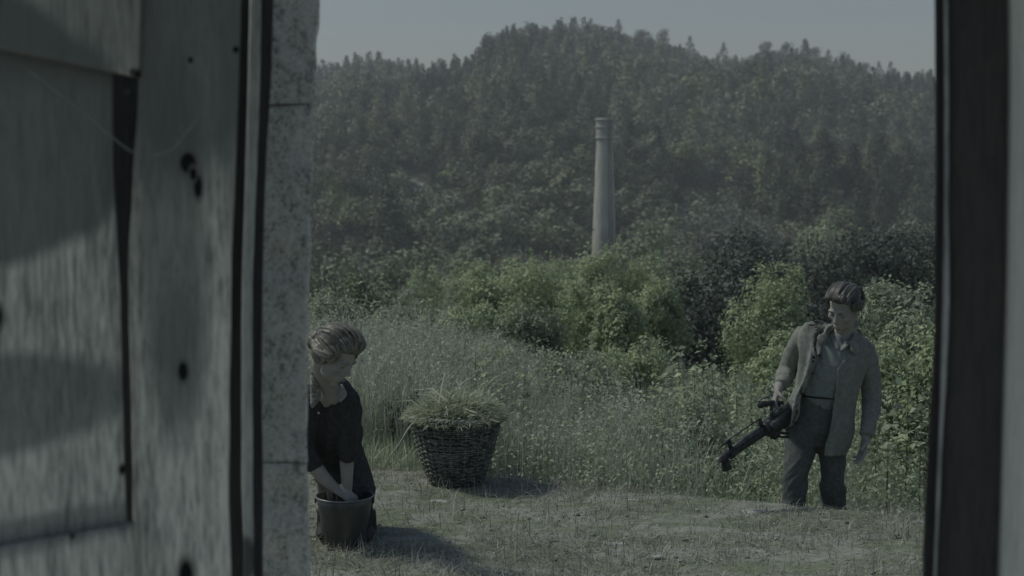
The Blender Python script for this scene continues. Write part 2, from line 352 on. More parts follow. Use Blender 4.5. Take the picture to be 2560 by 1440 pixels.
# rails on the face of the leaf
for q, (tp, bt) in enumerate((([(-420, -260), (352, -190)], [(-420, 40), (342, 193)]), ([(-420, 1440), (326, 1312)], [(-420, 1720), (340, 1600)]))):
    bm = bmesh.new(); DY2 = lambda a, b: DY(a, b) - .03
    a, b = P_(tp, DY2); c, d = P_(bt, DY2)
    strip(bm, [a, c], [b, d], .028, rows=20, cols=14, seed=20 + q, rough=.001)
    obj_bm('rail', bm, M_PLA, dl, base)
bm = bmesh.new()
for (a, b) in ((332, 181), (318, 228), (180, 1340)):
    ball(bm, at(a, b, DY(a, b) - .04), (.006, .004, .006))
pieces('nail', bm, M_DK, dl, base)
# stop batten, and backing timber whose black colour paints the shade in the gaps
M_ST = wood('batten', (.25, .26, .245), (.52, .54, .5), 34, (), [(at(612, 1390, 2.95), (.03, .3, .05), .8, .5, (.03, .03, .03))])
bb = at(620, 1440, 2.9); bb.z = 0
o = empty('door_jamb', bb, 'door jamb timber coloured black as gap shade, with one thin pale batten beside the stone pier', 'door jamb')
bm = bmesh.new(); strip(bm, P_([(190, -200), (190, 700), (200, 1640)], 3.02), P_([(686, -200), (680, 150), (664, 450), (656, 760), (656, 1100), (660, 1640)], 3.02), .1, seed=4, wob=.001, away=Vector((-.2, 1, 0)))
obj_bm('jamb_backing', bm, M_GAP, o, bb)
bm = bmesh.new(); strip(bm, P_([(626, -200), (622, 150), (612, 500), (604, 760), (604, 1100), (610, 1640)], 2.93), P_([(655, -200), (650, 200), (638, 500), (630, 760), (632, 1100), (636, 1640)], 2.93), .05, cols=6, seed=5, wob=.0015, rough=.002, away=Vector((-.2, 1, 0)))
obj_bm('batten', bm, M_ST, o, bb)
# granite pier
T = NT('granite'); p = T.pos(True); f = T.noise(T.pos(True, (1, 1, .6)), 34, 5, 0, .75); g = T.noise(p, 7, 4); f5 = T.noise(p, 120, 2)
h = T.math('ADD', T.math('MULTIPLY', f, .6), T.math('MULTIPLY', f5, .4))
c = T.ramp(h, [(.37, (.20, .21, .19)), (.49, (.56, .57, .53)), (.62, (.74, .75, .70))]); c = T.mix(T.math('MULTIPLY', g, .12), c, (.34, .355, .33))
T.col(c); T.rough(.9); T.bump(h, .9, .012); M_GR = T.m; M_MORT = simple('mortar', (.42, .43, .40), (.58, .58, .54), 40)
pb = at(760, 1440, 3.5); pb.z = 0
pier = empty('stone_pier', pb, 'rough granite doorway pier beside the dark door jamb', 'pier')
seams = [-420, 262, 1158, 1640]
LX = lambda y: np.interp(y, [-420, 0, 420, 760, 1160, 1640], [700, 684, 668, 655, 658, 664])
RXX = lambda y: np.interp(y, [-420, 0, 420, 760, 1160, 1640], [806, 798, 782, 772, 772, 776])
for q in range(3):
    y0, y1 = seams[q] + 1, seams[q + 1] - 1; ysb = np.linspace(y0, y1, 22); Lp, Rp = [], []
    for y in ysb:
        ed = math.exp(-((y - y0) / 14) ** 2) + math.exp(-((y - y1) / 14) ** 2)
        Lp.append(at(float(LX(y)) - 60, y, 3.4)); Rp.append(at(float(RXX(y)) + 5 * n1(y * .02, 4.4 + q) + 2 * n1(y * .1, q) - 5 * ed, y, 3.4))
    bm = bmesh.new(); strip(bm, Lp, Rp, .32, rows=105, cols=22, seed=q * 7.7, rough=.007, wob=.003, bev=.008, away=Vector((-.16, 1, 0)))
    obj_bm('block', bm, M_GR, pier, pb)
bm = bmesh.new(); strip(bm, P_([(640, -420), (640, 1640)], 3.425), P_([(780, -420), (756, 1640)], 3.408), .28, away=Vector((-.16, 1, 0)), seed=2, cols=5); obj_bm('mortar', bm, M_MORT, pier, pb)
# right door leaf, seen edge on, and the pale board beyond the frame edge
rb = at(2430, 1440, 2.5); rb.z = 0
rd = empty('wooden_door', rb, 'black wooden door edge with thin painted highlight, right of the opening', 'door')
bm = bmesh.new(); strip(bm, P_([(2366, -200), (2366, 500), (2352, 1000), (2330, 1640)], 2.5), P_([(2536, -200), (2530, 500), (2518, 1000), (2492, 1640)], 2.47), .05, seed=11, wob=.001, rough=.001, away=Vector((.34, 1, 0)))
obj_bm('plank', bm, M_DK, rd, rb)
bm = bmesh.new(); strip(bm, P_([(2333, -200), (2338, 200), (2336, 800), (2316, 1200), (2296, 1640)], 2.58), P_([(2372, -200), (2372, 500), (2360, 1000), (2338, 1640)], 2.58), .06, cols=5, seed=12, wob=.003, away=Vector((.32, 1, 0)))
obj_bm('edge_board', bm, M_DK, rd, rb)
M_LITEDGE = wood('lit_edge', (.16, .17, .16), (.5, .52, .5), 50)  # paler strip paints the light along the door edge
bm = bmesh.new(); strip(bm, P_([(2362, -200), (2367, 200), (2366, 500), (2362, 800), (2349, 1150), (2329, 1640)], 2.485), P_([(2368, -200), (2373, 200), (2372, 500), (2373, 800), (2355, 1150), (2335, 1640)], 2.485), .012, cols=4, seed=13, wob=.001, bev=.001)
obj_bm('lit_edge', bm, M_LITEDGE, rd, rb)
M_PALE = wood('pale_board', (.55, .57, .5), (.74, .76, .68), 20)
bm = bmesh.new(); strip(bm, P_([(2530, -200), (2534, 200), (2528, 700), (2520, 1000), (2502, 1640)], 2.44), P_([(2760, -200), (2750, 500), (2740, 1000), (2730, 1640)], 2.2), .04, cols=8, seed=14)
o = obj_bm('pale_board', bm, M_PALE, None, tuple(rb + Vector((.12, -.1, 0)))); tag(o, 'pale upright board lit at the far right edge, beyond the black door', 'board')
M_BOUNCE = simple('bounce_slab', (.40, .41, .36), (.50, .51, .45), 6, bump=.3)  # unseen slabs, added to bounce sunlight onto the door planks
bm = bmesh.new(); rp = random.Random(5)
for i in range(-6, 6):
    for j in range(-7, 3): box(bm, (i + .5 + (j % 2) * .3, j + .5, .02 + rp.uniform(-.004, .004)), (.985, .985, .05), None, .008)
tag(obj_bm('bounce_paving', bm, M_BOUNCE, smooth=False), kind='structure', label='unseen pale slabs added on the near side of the doorway to bounce light')
# unseen roof added above the frame, on two rafters, to shade the door tops
M_ROOF = wood('shade_roof_boards', (.05, .05, .045), (.12, .12, .11))
bm = bmesh.new()
for k in range(14):
    box(bm, (-2.6 + .4 * k, 2.6, 2.62 + .004 * (k % 2)), (.39, .7, .03), Quaternion((1, 0, 0), math.radians(-5)))
for x in (-2.2, 0, 2.2): box(bm, (x, 2.6, 2.54), (.1, .7, .1), Quaternion((1, 0, 0), math.radians(-5)))
o = obj_bm('shade_roof', bm, M_ROOF, smooth=False); tag(o, kind='structure', label='unseen board roof added above the doorway to shade the doors')
# cobweb threads hanging across the door
T = NT('cobweb'); T.col((.3, .31, .3)); T.b.inputs['Alpha'].default_value = .5; M_WEB = T.m
bm = bmesh.new()
arc = [(70, 175), (170, 250), (260, 325), (330, 380), (380, 388), (430, 372), (460, 340), (500, 290)]
arc2 = [(330, 380), (400, 392), (440, 360), (455, 310)]
for a, r in ((arc, .0018), (arc2, .0010), ([(455, 345), (480, 310), (520, 275)], .0007)): tube(bm, [at(x, y, 2.55 if x > 330 else DY(x, y) - .05) for x, y in a], [r] * len(a), 5, 4)
o = obj_bm('cobweb', bm, M_WEB, None, tuple(at(400, 380, 2.55))); tag(o, 'thin sagging cobweb thread across the left door planks', 'cobweb')
# ------------------------------------------------------------------ foliage tools
def leaf_quads(C, N, size, asp=.5, up=.3, rnd=.5):
    """rhombic leaves: centres C, outward normals N, size array"""
    n = len(C); size = np.broadcast_to(size, n); D = RNG.normal(size=(n, 3)); D[:, 2] += up
    D -= N * (D * N).sum(1)[:, None] * .7; D /= np.linalg.norm(D, axis=1)[:, None]
    Bv = np.cross(N + rnd * RNG.normal(size=(n, 3)), D); Bv /= np.linalg.norm(Bv, axis=1)[:, None] + 1e-9
    s = size[:, None]; mid = np.cross(D, Bv) * s * .12
    V = np.stack([C - D * s * .5, C + Bv * s * asp * .5 + mid, C + D * s * .5, C - Bv * s * asp * .5 + mid], 1).reshape(-1, 3)
    return V, np.arange(n * 4).reshape(-1, 4)
def lobes_points(lobes, n, fill=.35, seed=0):
    """points and normals through clumpy ellipsoid lobes (c, r)"""
    vol = np.array([l[1][0] * l[1][1] * l[1][2] for l in lobes]) ** .67; ch = RNG.choice(len(lobes), n, p=vol / vol.sum())
    c = np.array([l[0] for l in lobes], float)[ch]; r = np.array([l[1] for l in lobes], float)[ch]
    d = RNG.normal(size=(n, 3)); d /= np.linalg.norm(d, axis=1)[:, None]; k = 1 - fill * RNG.random(n) ** 1.5
    k = k * (1 + .26 * fbm(d * 2.6 + ch[:, None] * 3.1 + seed, 3)); P = c + d * r * k[:, None]
    keep = fbm(P * (1.7 / max(.3, float(np.mean(r)))) + seed, 3) > -.34
    return P[keep], d[keep]
def crown_lobes(c, w, d, h, n, seed):
    rg = np.random.default_rng(seed); out = [(c, (w * .3, d * .3, h * .36))]
    for k in range(n):
        a = rg.random() * 2 * math.pi; e = rg.uniform(-.75, 1); q = math.sqrt(max(0, 1 - e * e * .8)); s = rg.uniform(.17, .3)
        out.append(((c[0] + math.cos(a) * q * w * .38, c[1] + math.sin(a) * q * d * .38, c[2] + e * h * .38), (w * s, d * s, h * s * .85)))
    return out
M_BARK = simple('bark', (.03, .03, .026), (.09, .09, .08), 20, stretch=(1, 1, .2)); M_BARKP = simple('pale_bark', (.2, .2, .18), (.34, .34, .3), 20, stretch=(1, 1, .2))
def shrub(px0, px1, ytop, Y, label, mat, n=9000, leaf=.08, asp=.55, lob=14, seed=1, name='shrub', cat='shrub', group=None, hmul=1.0, ybot=None, trunks=5, up=.2, depth=.8, spiky=0):
    x0, x1 = at(px0, 700, Y).x, at(px1, 700, Y).x; cx = (x0 + x1) / 2; top = at(0, ytop, Y).z; gz = float(groundz(np.array([cx]), np.array([float(Y)]))[0]) - .02
    if ybot: low = at(0, ybot, Y).z
    else: low = gz + .12 * (top - gz)
    w = (x1 - x0); h = top - low; root = empty(name, (cx, Y, gz), label, cat, group)
    leaf = leaf * .82; n = int(n * 1.6); lob = int(lob * 1.5); w = w * 1.12
    lobes = crown_lobes((cx, Y, (top + low) / 2), w, w * depth, h, lob, seed)
    P, N = lobes_points(lobes, n, .45, seed)
    if spiky:
        rg = np.random.default_rng(seed + 5)
        for k in range(spiky):
            l = lobes[rg.integers(1, len(lobes))]; b = np.array(l[0]) + np.array([rg.uniform(-.6, .6) * l[1][0], rg.uniform(-.9, .2) * l[1][1], .6 * l[1][2]]); m = 26
            t = rg.random(m); q = b + np.stack([rg.normal(0, .03, m), rg.normal(0, .03, m), t * rg.uniform(.18, .34) * h * .5], 1) ; P = np.concatenate([P, q]); N = np.concatenate([N, rg.normal(size=(m, 3)) / 1.7])
    ok = P[:, 2] > gz + .02; P, N = P[ok], N[ok]
    V, F = leaf_quads(P, N, leaf * RNG.uniform(.6, 1.4, len(P)), asp, up); mesh_np('foliage', V, F, mat, root, (cx, Y, gz))
    bm = bmesh.new(); rg = random.Random(seed)
    for k in range(trunks):
        l = lobes[rg.randrange(1, len(lobes))][0]; a = Vector((cx + rg.uniform(-.12, .12) * w, Y + rg.uniform(-.1, .1) * w, gz - .05)); e = Vector(l)
        m = a.lerp(e, .5) + Vector((rg.uniform(-.1, .1), rg.uniform(-.1, .1), .15)) * h * .5
        r = .010 + .011 * h; tube(bm, [a, m, e], [r, r * .6, r * .15], 6, 4)
        for j in range(3):
            s0 = a.lerp(e, rg.uniform(.4, .8)); tube(bm, [s0, s0 + Vector((rg.uniform(-.3, .3) * w, rg.uniform(-.3, .3) * w, rg.uniform(.05, .3) * h))], [r * .35, r * .08], 5, 1)
    obj_bm('trunk', bm, M_BARK, root, (cx, Y, gz)); return root
def blades(n, xr, yr, hr, mat, name, dens=None, zf=None, wid=.006, lean=.5, pts=None, seeds=False):
    if pts is None:
        X = RNG.uniform(xr[0], xr[1], n); Yb = RNG.uniform(yr[0], yr[1], n)
        if dens is not None: k = dens(X, Yb) > RNG.random(n); X, Yb = X[k], Yb[k]
        Z = zf(X, Yb)
    else: X, Yb, Z = pts
    n = len(X); h = RNG.uniform(hr[0], hr[1], n) * (.8 + .4 * vnoise(np.stack([X * .9, Yb * .9, 0 * X], 1)) * 1.0); a = RNG.random(n) * 2 * math.pi; ln = lean * RNG.random(n) ** 1.3
    d = np.stack([np.cos(a), np.sin(a), 0 * a], 1); b = np.stack([-np.sin(a), np.cos(a), 0 * a], 1)
    th = RNG.random(n) * 2 * math.pi; b = b * np.cos(th)[:, None] + d * np.sin(th)[:, None]; w = wid * RNG.uniform(.6, 1.4, n); B = np.stack([X, Yb, Z - .01], 1); rows = []
    for t, ww in ((0, 1), (.4, .85), (.75, .6), (1, .08)):
        c = B + d * (h * ln * t ** 1.8)[:, None] + np.array([0, 0, 1]) * (h * (t - .35 * ln * t * t))[:, None]
        rows += [c - b * (w * ww * .5)[:, None], c + b * (w * ww * .5)[:, None]]
    V = np.stack(rows, 1).reshape(-1, 3); k = np.arange(n)[:, None] * 8
    F = np.concatenate([k + np.array([[0, 1, 3, 2]]), k + np.array([[2, 3, 5, 4]]), k + np.array([[4, 5, 7, 6]])], 0)
    if seeds:   # seed heads near the tips
        q = RNG.random(n) < .3; m = 7; tip = (V.reshape(n, 8, 3)[:, 6] )[q]; mid = (V.reshape(n, 8, 3)[:, 4])[q]
        t = RNG.random((len(tip), m, 1)); C = (mid[:, None] * (1 - t) + tip[:, None] * t + RNG.normal(0, .010, (len(tip), m, 3))).reshape(-1, 3)
        v2, f2 = leaf_quads(C, RNG.normal(size=C.shape) / 1.7, .028 * RNG.uniform(.6, 1.3, len(C)), .45, 1.0); F = np.concatenate([F, f2 + len(V)]); V = np.concatenate([V, v2])
    return mesh_np(name, V, F, mat)
# foliage colours (real base colours)
YG = leafmat('yellow_green_leaf', (0.31, 0.385, 0.215), (0.53, 0.595, 0.39), .35, patch=1.6)
PG = leafmat('pale_leaf', (0.29, 0.345, 0.235), (0.45, 0.5, 0.37), .35, patch=2.2)
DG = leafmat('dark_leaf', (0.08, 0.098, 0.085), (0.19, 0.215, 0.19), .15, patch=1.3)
MG = leafmat('mid_leaf', (0.2, 0.25, 0.165), (0.35, 0.4, 0.28), .3, patch=1.5)
GRS = leafmat('grass_blade', (0.29, 0.355, 0.22), (0.56, 0.61, 0.45), .35, patch=1.1)
DRY = leafmat('dry_grass', (0.38, 0.41, 0.32), (0.6, 0.62, 0.52), .35, patch=2.0)
# ------------------------------------------------------------------ wooded hill
def proto(kind, rg):
    if kind == 'conifer':
        n = 120; t = rg.random(n) ** .75; z = .1 + .9 * t; r = (1 - z) * 1.05 + .03; a = rg.random(n) * 2 * math.pi; q = r * (.55 + .45 * rg.random(n)) * (.8 + .4 * rg.random(n))
        P = np.stack([np.cos(a) * q * .36, np.sin(a) * q * .36, z], 1); N = np.stack([np.cos(a), np.sin(a), .5 + 0 * a], 1); s = .17 * (1.15 - .6 * z)
    else:
        n = 150; L = [((0, 0, .6), (.22, .22, .25))] + [((rg.uniform(-.2, .2), rg.uniform(-.2, .2), rg.uniform(.35, .8)), (rg.uniform(.12, .2),) * 3) for _ in range(6)]
        ch = rg.integers(0, 7, n); d = rg.normal(size=(n, 3)); d /= np.linalg.norm(d, axis=1)[:, None]
        P = np.array([L[c][0] for c in ch]) + d * np.array([L[c][1] for c in ch]) * (1 - .25 * rg.random(n))[:, None]; N = d; s = .13 + .05 * rg.random(n)
    return P, N / np.linalg.norm(N, axis=1)[:, None], s
HF = leafmat('hill_foliage', (.8, .8, .8), (1.25, 1.25, 1.25), .15, patch=.25, tint=True)
protos = {k: [] for k in ('conifer', 'broadleaf', 'conifer_near', 'broadleaf_near', 'conifer_close', 'broadleaf_close')}
for k in protos:
    for q in range(6):
        if k.endswith('close'):
            rg_ = np.random.default_rng(80 + q); pp = [proto(k[:-6], np.random.default_rng(50 + q))] * 12; P = np.concatenate([a[0] + rg_.normal(0, .03, a[0].shape) for a in pp]); N = np.concatenate([a[1] for a in pp]); s = np.concatenate([np.broadcast_to(a[2], len(a[0])) for a in pp]) * .21
        elif k.endswith('near'):
            rg_ = np.random.default_rng(50 + q); pp = [proto(k[:-5], np.random.default_rng(50 + q))] * 9
            P = np.concatenate([a[0] + rg_.normal(0, .028, a[0].shape) for a in pp]); N = np.concatenate([a[1] for a in pp]); s = np.concatenate([np.broadcast_to(a[2], len(a[0])) for a in pp]) * .27
        else:
            pp = [proto(k, np.random.default_rng(50 + q))] * 4; P = np.concatenate([a[0] for a in pp]); P = P + np.random.default_rng(q).normal(0, .024, P.shape); N = np.concatenate([a[1] for a in pp]); s = np.concatenate([np.broadcast_to(a[2], len(a[0])) for a in pp]) * .40
        V, F = leaf_quads(P, N, s * RNG.uniform(.7, 1.3, len(P)), .75, .2, .25); protos[k].append((V, F))
def treecol(rg, kind, X, Y):
    g = float(fbm(np.array([[X / 26, Y / 40, 2.0]]), 3)[0])
    base = np.array([.125, .15, .105]) if kind == 'conifer' else np.array([.20, .225, .155])
    base = base * .9 * (1 + .75 * g) * rg.uniform(.55, 1.5)
    if Y < 165: base = base * 1.25
    if rg.random() < .1: base = np.array([.24, .27, .15]) * rg.uniform(.8, 1.2)
    if rg.random() < .05: base = np.array([.25, .25, .17])
    return np.clip(base * min(1, .25 / base.max()), .012, .3)
rg = np.random.default_rng(21); VS, FS, CS, off = [], [], [], 0
def hill_patch(px, py):  # stony open patches on the slope
    return (((px - 1800) / 125) ** 2 + ((py - 555) / 70) ** 2 < 1) or (((px - 1060) / 75) ** 2 + ((py - 475) / 28) ** 2 < 1)
NT_ = 4000; cnt = 0
for k in range(NT_ * 2):
    if cnt >= NT_: break
    Y = math.sqrt(rg.uniform(62 ** 2, 492 ** 2)); px = rg.uniform(640, 2480); X = (px - 1280) / FPX * Y
    gz = float(groundz(np.array([X]), np.array([Y]))[0]); ridge = Y > 440
    g = float(vnoise(np.array([[X / 45, Y / 45, 7.0]]))[0]); near = Y < 270; kind = 'conifer' if rg.random() < (.15 if Y < 165 else 1) * (.32 + .5 * g + (.12 if px > 1700 else 0)) else 'broadleaf'
    H = rg.uniform(7.5, 12.5) if kind == 'conifer' else rg.uniform(6.5, 10.5)
    if ridge: kind = 'broadleaf' if rg.random() < .8 else kind; H *= .5
    if Y < 150: H = min(H, rg.uniform(4, 6.3))
    py = 423 - (gz + H - CAMZ) / Y * FPX
    if Y < 140 and py > (700 if px > 1150 else 735): continue
    if 1640 < px < 1960 and Y < 135 and py < 600: continue
    if 1405 < px < 1625 and Y < 178 and py < 672: continue
    if hill_patch(px, 423 - (gz + 1 - CAMZ) / Y * FPX) and Y > 170:
        if rg.random() < .85: continue
        H *= .35
    cnt += 1
    V, F = protos[kind + ('_close' if Y < 140 else '_near' if near else '')][rg.integers(0, 6)]; a = rg.random() * 6.28; ca, sa = math.cos(a), math.sin(a); sx = H * rg.uniform(.8, 1.25) * (1.15 if kind == 'broadleaf' else .95)
    v = np.stack([(V[:, 0] * ca - V[:, 1] * sa) * sx + X, (V[:, 0] * sa + V[:, 1] * ca) * sx + Y, V[:, 2] * H + gz - .4], 1)
    VS.append(v); FS.append(F + off); off += len(v); CS.append(np.tile(treecol(rg, kind, X, Y), (len(v), 1)))
o = mesh_np('forest', np.concatenate(VS), np.concatenate(FS), HF, col=np.concatenate(CS)); tag(o, 'dense grey-green mixed forest covering the hillside', 'forest', kind='stuff')
# trees that stand out on the skyline, each a thing
SKY = [(800, 168, 0), (832, 150, 1), (922, 138, 0), (955, 146, 1), (998, 148, 0), (1050, 160, 1), (1137, 160, 0), (1180, 150, 1), (1240, 95, 1), (1295, 72, 1), (1360, 62, 1), (1435, 48, 0), (1475, 52, 0), (1543, 55, 0), (1600, 72, 1), (1648, 74, 1), (1720, 96, 0), (1803, 112, 0), (1905, 104, 1), (1960, 103, 1), (2002, 105, 0), (2030, 118, 1), (2062, 128, 0), (2112, 140, 0), (2150, 152, 1), (2188, 158, 0), (2218, 158, 0), (2258, 183, 0), (2280, 184, 0), (2305, 185, 1)]
def rg0(k): return np.random.default_rng(k)
def solo(px, pytop, Y, kind, H, label, group, mat, trunkmat=M_BARK, wf=1.0, n=420, leaf=.07, seed=0, lean=0):
    rg = np.random.default_rng(seed); X = (px - 1280) / FPX * Y; top = CAMZ + Y * (423 - pytop) / FPX; gz = top - H
    P, N, s = [], [], []
    for q in range(12):
        a, b, c = proto(kind, rg0(seed)); P.append(a + rg.normal(0, .03, a.shape)); N.append(b); s.append(np.broadcast_to(c, len(a)) * .26)
    P = np.concatenate(P); N = np.concatenate(N); s = np.concatenate(s); P[:, 0] += lean * P[:, 2]
    Q = P * H * np.array([wf, wf, 1]) + np.array([X, Y, gz]); V, F = leaf_quads(Q, N, s * H * RNG.uniform(.7, 1.3, len(s)), .75, .2)
    g0 = float(groundz(np.array([X]), np.array([float(Y)]))[0]); g0 = min(g0, gz)
    root = empty('conifer_tree' if kind == 'conifer' else 'broadleaf_tree', (X, Y, g0), label, 'tree', group)
    mesh_np('crown', V, F, mat, root, (X, Y, g0)); bm = bmesh.new(); tube(bm, [(X, Y, g0 - .3), (X + lean * H * .4, Y, gz + H * .45), (X + lean * H * .9, Y, gz + H * .95)], [.16, .1, .02], 6, 2)
    obj_bm('trunk', bm, trunkmat, root, (X, Y, g0)); return root
SKM = leafmat('skyline_foliage', (0.09, 0.105, 0.09), (0.18, 0.195, 0.16), .15, patch=.4)
def where(px):
    return ('left shoulder of the hill' if px < 1200 else 'left flank of the summit' if px < 1400 else 'hill summit' if px < 1600 else 'slope right of the summit' if px < 1850 else 'second summit on the right' if px < 2080 else 'far right end of the ridge')
for q, (px, py, bl) in enumerate(SKY):
    solo(px, py, 478, 'broadleaf' if bl else 'conifer', 6.2 if bl else 6.8, ('rounded tree on the skyline at the ' if bl else 'pointed conifer on the skyline at the ') + where(px), 'skyline trees, ' + ('rounded, ' if bl else 'pointed, ') + where(px), SKM, wf=1.3 if bl else 1.15, seed=300 + q)
HT = [(1170, 585, 150, 'broadleaf', 4.6, 'small pale-leaved tree low on the slope left of the chimney', PG), (1188, 690, 95, 'broadleaf', 3.0, 'grey-green round tree at the foot of the slope above the left meadow', MG),
      (1420, 560, 178, 'conifer', 8.5, 'dark conifer just left of the chimney shaft', SKM), (1590, 540, 185, 'conifer', 9, 'dark conifer just right of the chimney shaft', SKM), (1880, 335, 420, 'broadleaf', 7, 'yellowish tree high on the slope right of the chimney', YG),
      (2020, 560, 120, 'broadleaf', 5.5, 'bright green tree low on the right slope above the dark bush', YG), (2065, 545, 125, 'broadleaf', 5.5, 'yellow-green tree low on the right slope behind the man', YG), (1000, 690, 60, 'broadleaf', 2.6, 'greyish thin tree behind the meadow, left of the bushes', MG)]
for q, a in enumerate(HT): solo(a[0], a[1], a[2], a[3], a[4], a[5], None, a[6], seed=500 + q)
SILV = leafmat('silver_foliage', (.17, .185, .155), (.29, .305, .26), .2, patch=.5)
solo(1745, 508, 124, 'broadleaf', 6.5, 'broad pale grey-green tree low on the slope right of the chimney', None, SILV, wf=1.5, seed=801)
solo(1850, 482, 128, 'broadleaf', 7.5, 'large pale grey-green domed tree low on the slope above the dark tree', None, SILV, wf=1.6, seed=802)
# bare pale dead trees at the foot of the slope
def bare(px, pytop, pybot, Y, lean, label, seed):
    rg = random.Random(seed); b = at(px, pybot, Y); t = at(px + lean, pytop, Y); b.z = min(b.z, float(groundz(np.array([b.x]), np.array([b.y]))[0]))
    bm = bmesh.new(); H = (t - b).length; tube(bm, [b, b.lerp(t, .5) + Vector((rg.uniform(-.15, .15), 0, 0)), t], [.011 * H, .008 * H, .003 * H], 7, 4)
    root = empty('dead_tree', b, label, 'tree'); obj_bm('trunk', bm, M_BARKP, root, b); bm = bmesh.new()
    for k in range(12):
        s = b.lerp(t, rg.uniform(.45, .97)); d = Vector((rg.uniform(-1, 1), rg.uniform(-1, 1), rg.uniform(.1, .9))) * H * .14; m = s + d * .5 + Vector((0, 0, -.02 * H)); tube(bm, [s, m, s + d], [.0035 * H, .002 * H, .0008 * H], 5, 3)
        tube(bm, [m, m + Vector((d.y, d.x, abs(d.z) * .6)) * .5], [.0018 * H, .0006 * H], 5, 1)
    pieces('branch', bm, M_BARKP, root, b)
bare(1088, 610, 690, 62, 14, 'thin leaning bare pale trunk at the hill foot, right of the others', 1)
bare(905, 640, 715, 60, -8, 'bare pale trunk standing above the meadow, between two others', 2)
bare(806, 640, 720, 58, 4, 'bare pale branching trunk next to the stone pier', 3)
# ------------------------------------------------------------------ chimney
T = NT('chimney_concrete'); p = T.pos(False); f = T.noise(T.pos(False, (1, 1, .15)), 3.0, 5); br = T.n('ShaderNodeTexWave', wave_type='BANDS', bands_direction='Z'); br.inputs['Scale'].default_value = 1.6; T.l(p, br.inputs['Vector'])
c = T.ramp(f, [(.35, (.38, .38, .32)), (.65, (.55, .545, .47))]); c = T.mix(T.math('MULTIPLY', br.outputs['Fac'], .12), c, (.11, .115, .1)); 
sep = T.n('ShaderNodeSeparateXYZ'); T.l(p, sep.inputs[0]); soot = T.n('ShaderNodeMapRange'); T.l(sep.outputs['Z'], soot.inputs[0]); soot.inputs[1].default_value = 15.5; soot.inputs[2].default_value = 19.5; soot.inputs[4].default_value = .35
c = T.mix(soot.outputs[0], c, (.07, .075, .07)); T.col(c); T.rough(.9); M_CH = T.m
YC = 165; cb = at(1510, 640, YC); gz = -12.0; ct = at(1512, 296, YC).z; cx = cb.x; root = empty('chimney', (cx, YC, gz), 'tall pale tapering factory chimney rising from the bushes before the hill', 'chimney')
def rw(py): return np.interp(py, [296, 345, 346, 640, 900], [21.5, 21.5, 20, 31, 40]) / FPX * YC
bm = bmesh.new(); rings = []
for k in range(41):
    z = gz + (ct - gz) * k / 40; py = 423 - (z - CAMZ) / YC * FPX; r = float(rw(py)); rings.append([bm.verts.new((cx + r * math.cos(a * math.pi / 18), YC + r * math.sin(a * math.pi / 18), z)) for a in range(36)])
for A, B in zip(rings, rings[1:]):
    for a in range(36): bm.faces.new((A[a], A[(a + 1) % 36], B[(a + 1) % 36], B[a]))
inner = [bm.verts.new((cx + .62 * math.cos(a * math.pi / 18), YC + .62 * math.sin(a * math.pi / 18), ct)) for a in range(36)]
inb = [bm.verts.new((cx + .62 * math.cos(a * math.pi / 18), YC + .62 * math.sin(a * math.pi / 18), ct - 3)) for a in range(36)]
for a in range(36): bm.faces.new((rings[-1][a], rings[-1][(a + 1) % 36], inner[(a + 1) % 36], inner[a])); bm.faces.new((inner[a], inner[(a + 1) % 36], inb[(a + 1) % 36], inb[a]))
obj_bm('shaft', bm, M_CH, root, (cx, YC, gz)); bm = bmesh.new()
for py, e in ((300, .07), (318, .05), (345, .06)):
    z = at(1512, py, YC).z; r = float(rw(py)) + e
    for s in (0,): tube(bm, [(cx + (r) * math.cos(a * math.pi / 18), YC + (r) * math.sin(a * math.pi / 18), z) for a in range(37)], [.09] * 37, 6, 1)
pieces('band', bm, M_CH, root, (cx, YC, gz))
bm = bmesh.new()
for k in range(44):
    z = gz + (ct - gz) * (k + .5) / 44; r = float(rw(423 - (z - CAMZ) / YC * FPX)) + .12; a0, a1 = math.radians(-62), math.radians(-54); box(bm, (cx + r * math.cos(a0), YC + r * math.sin(a0), z), (.4, .05, .05), Quaternion((0, 0, 1), a0 + math.pi / 2))
for da in (-9, 9):
    tube(bm, [(cx + (float(rw(423 - (z - CAMZ) / YC * FPX)) + .12) * math.cos(math.radians(-62 + da)), YC + (float(rw(423 - (z - CAMZ) / YC * FPX)) + .12) * math.sin(math.radians(-62 + da)), z) for z in np.linspace(gz, ct, 12)], [.035] * 12, 5, 1)
obj_bm('ladder', bm, simple('rust', (.05, .05, .045), (.09, .085, .08)), root, (cx, YC, gz))
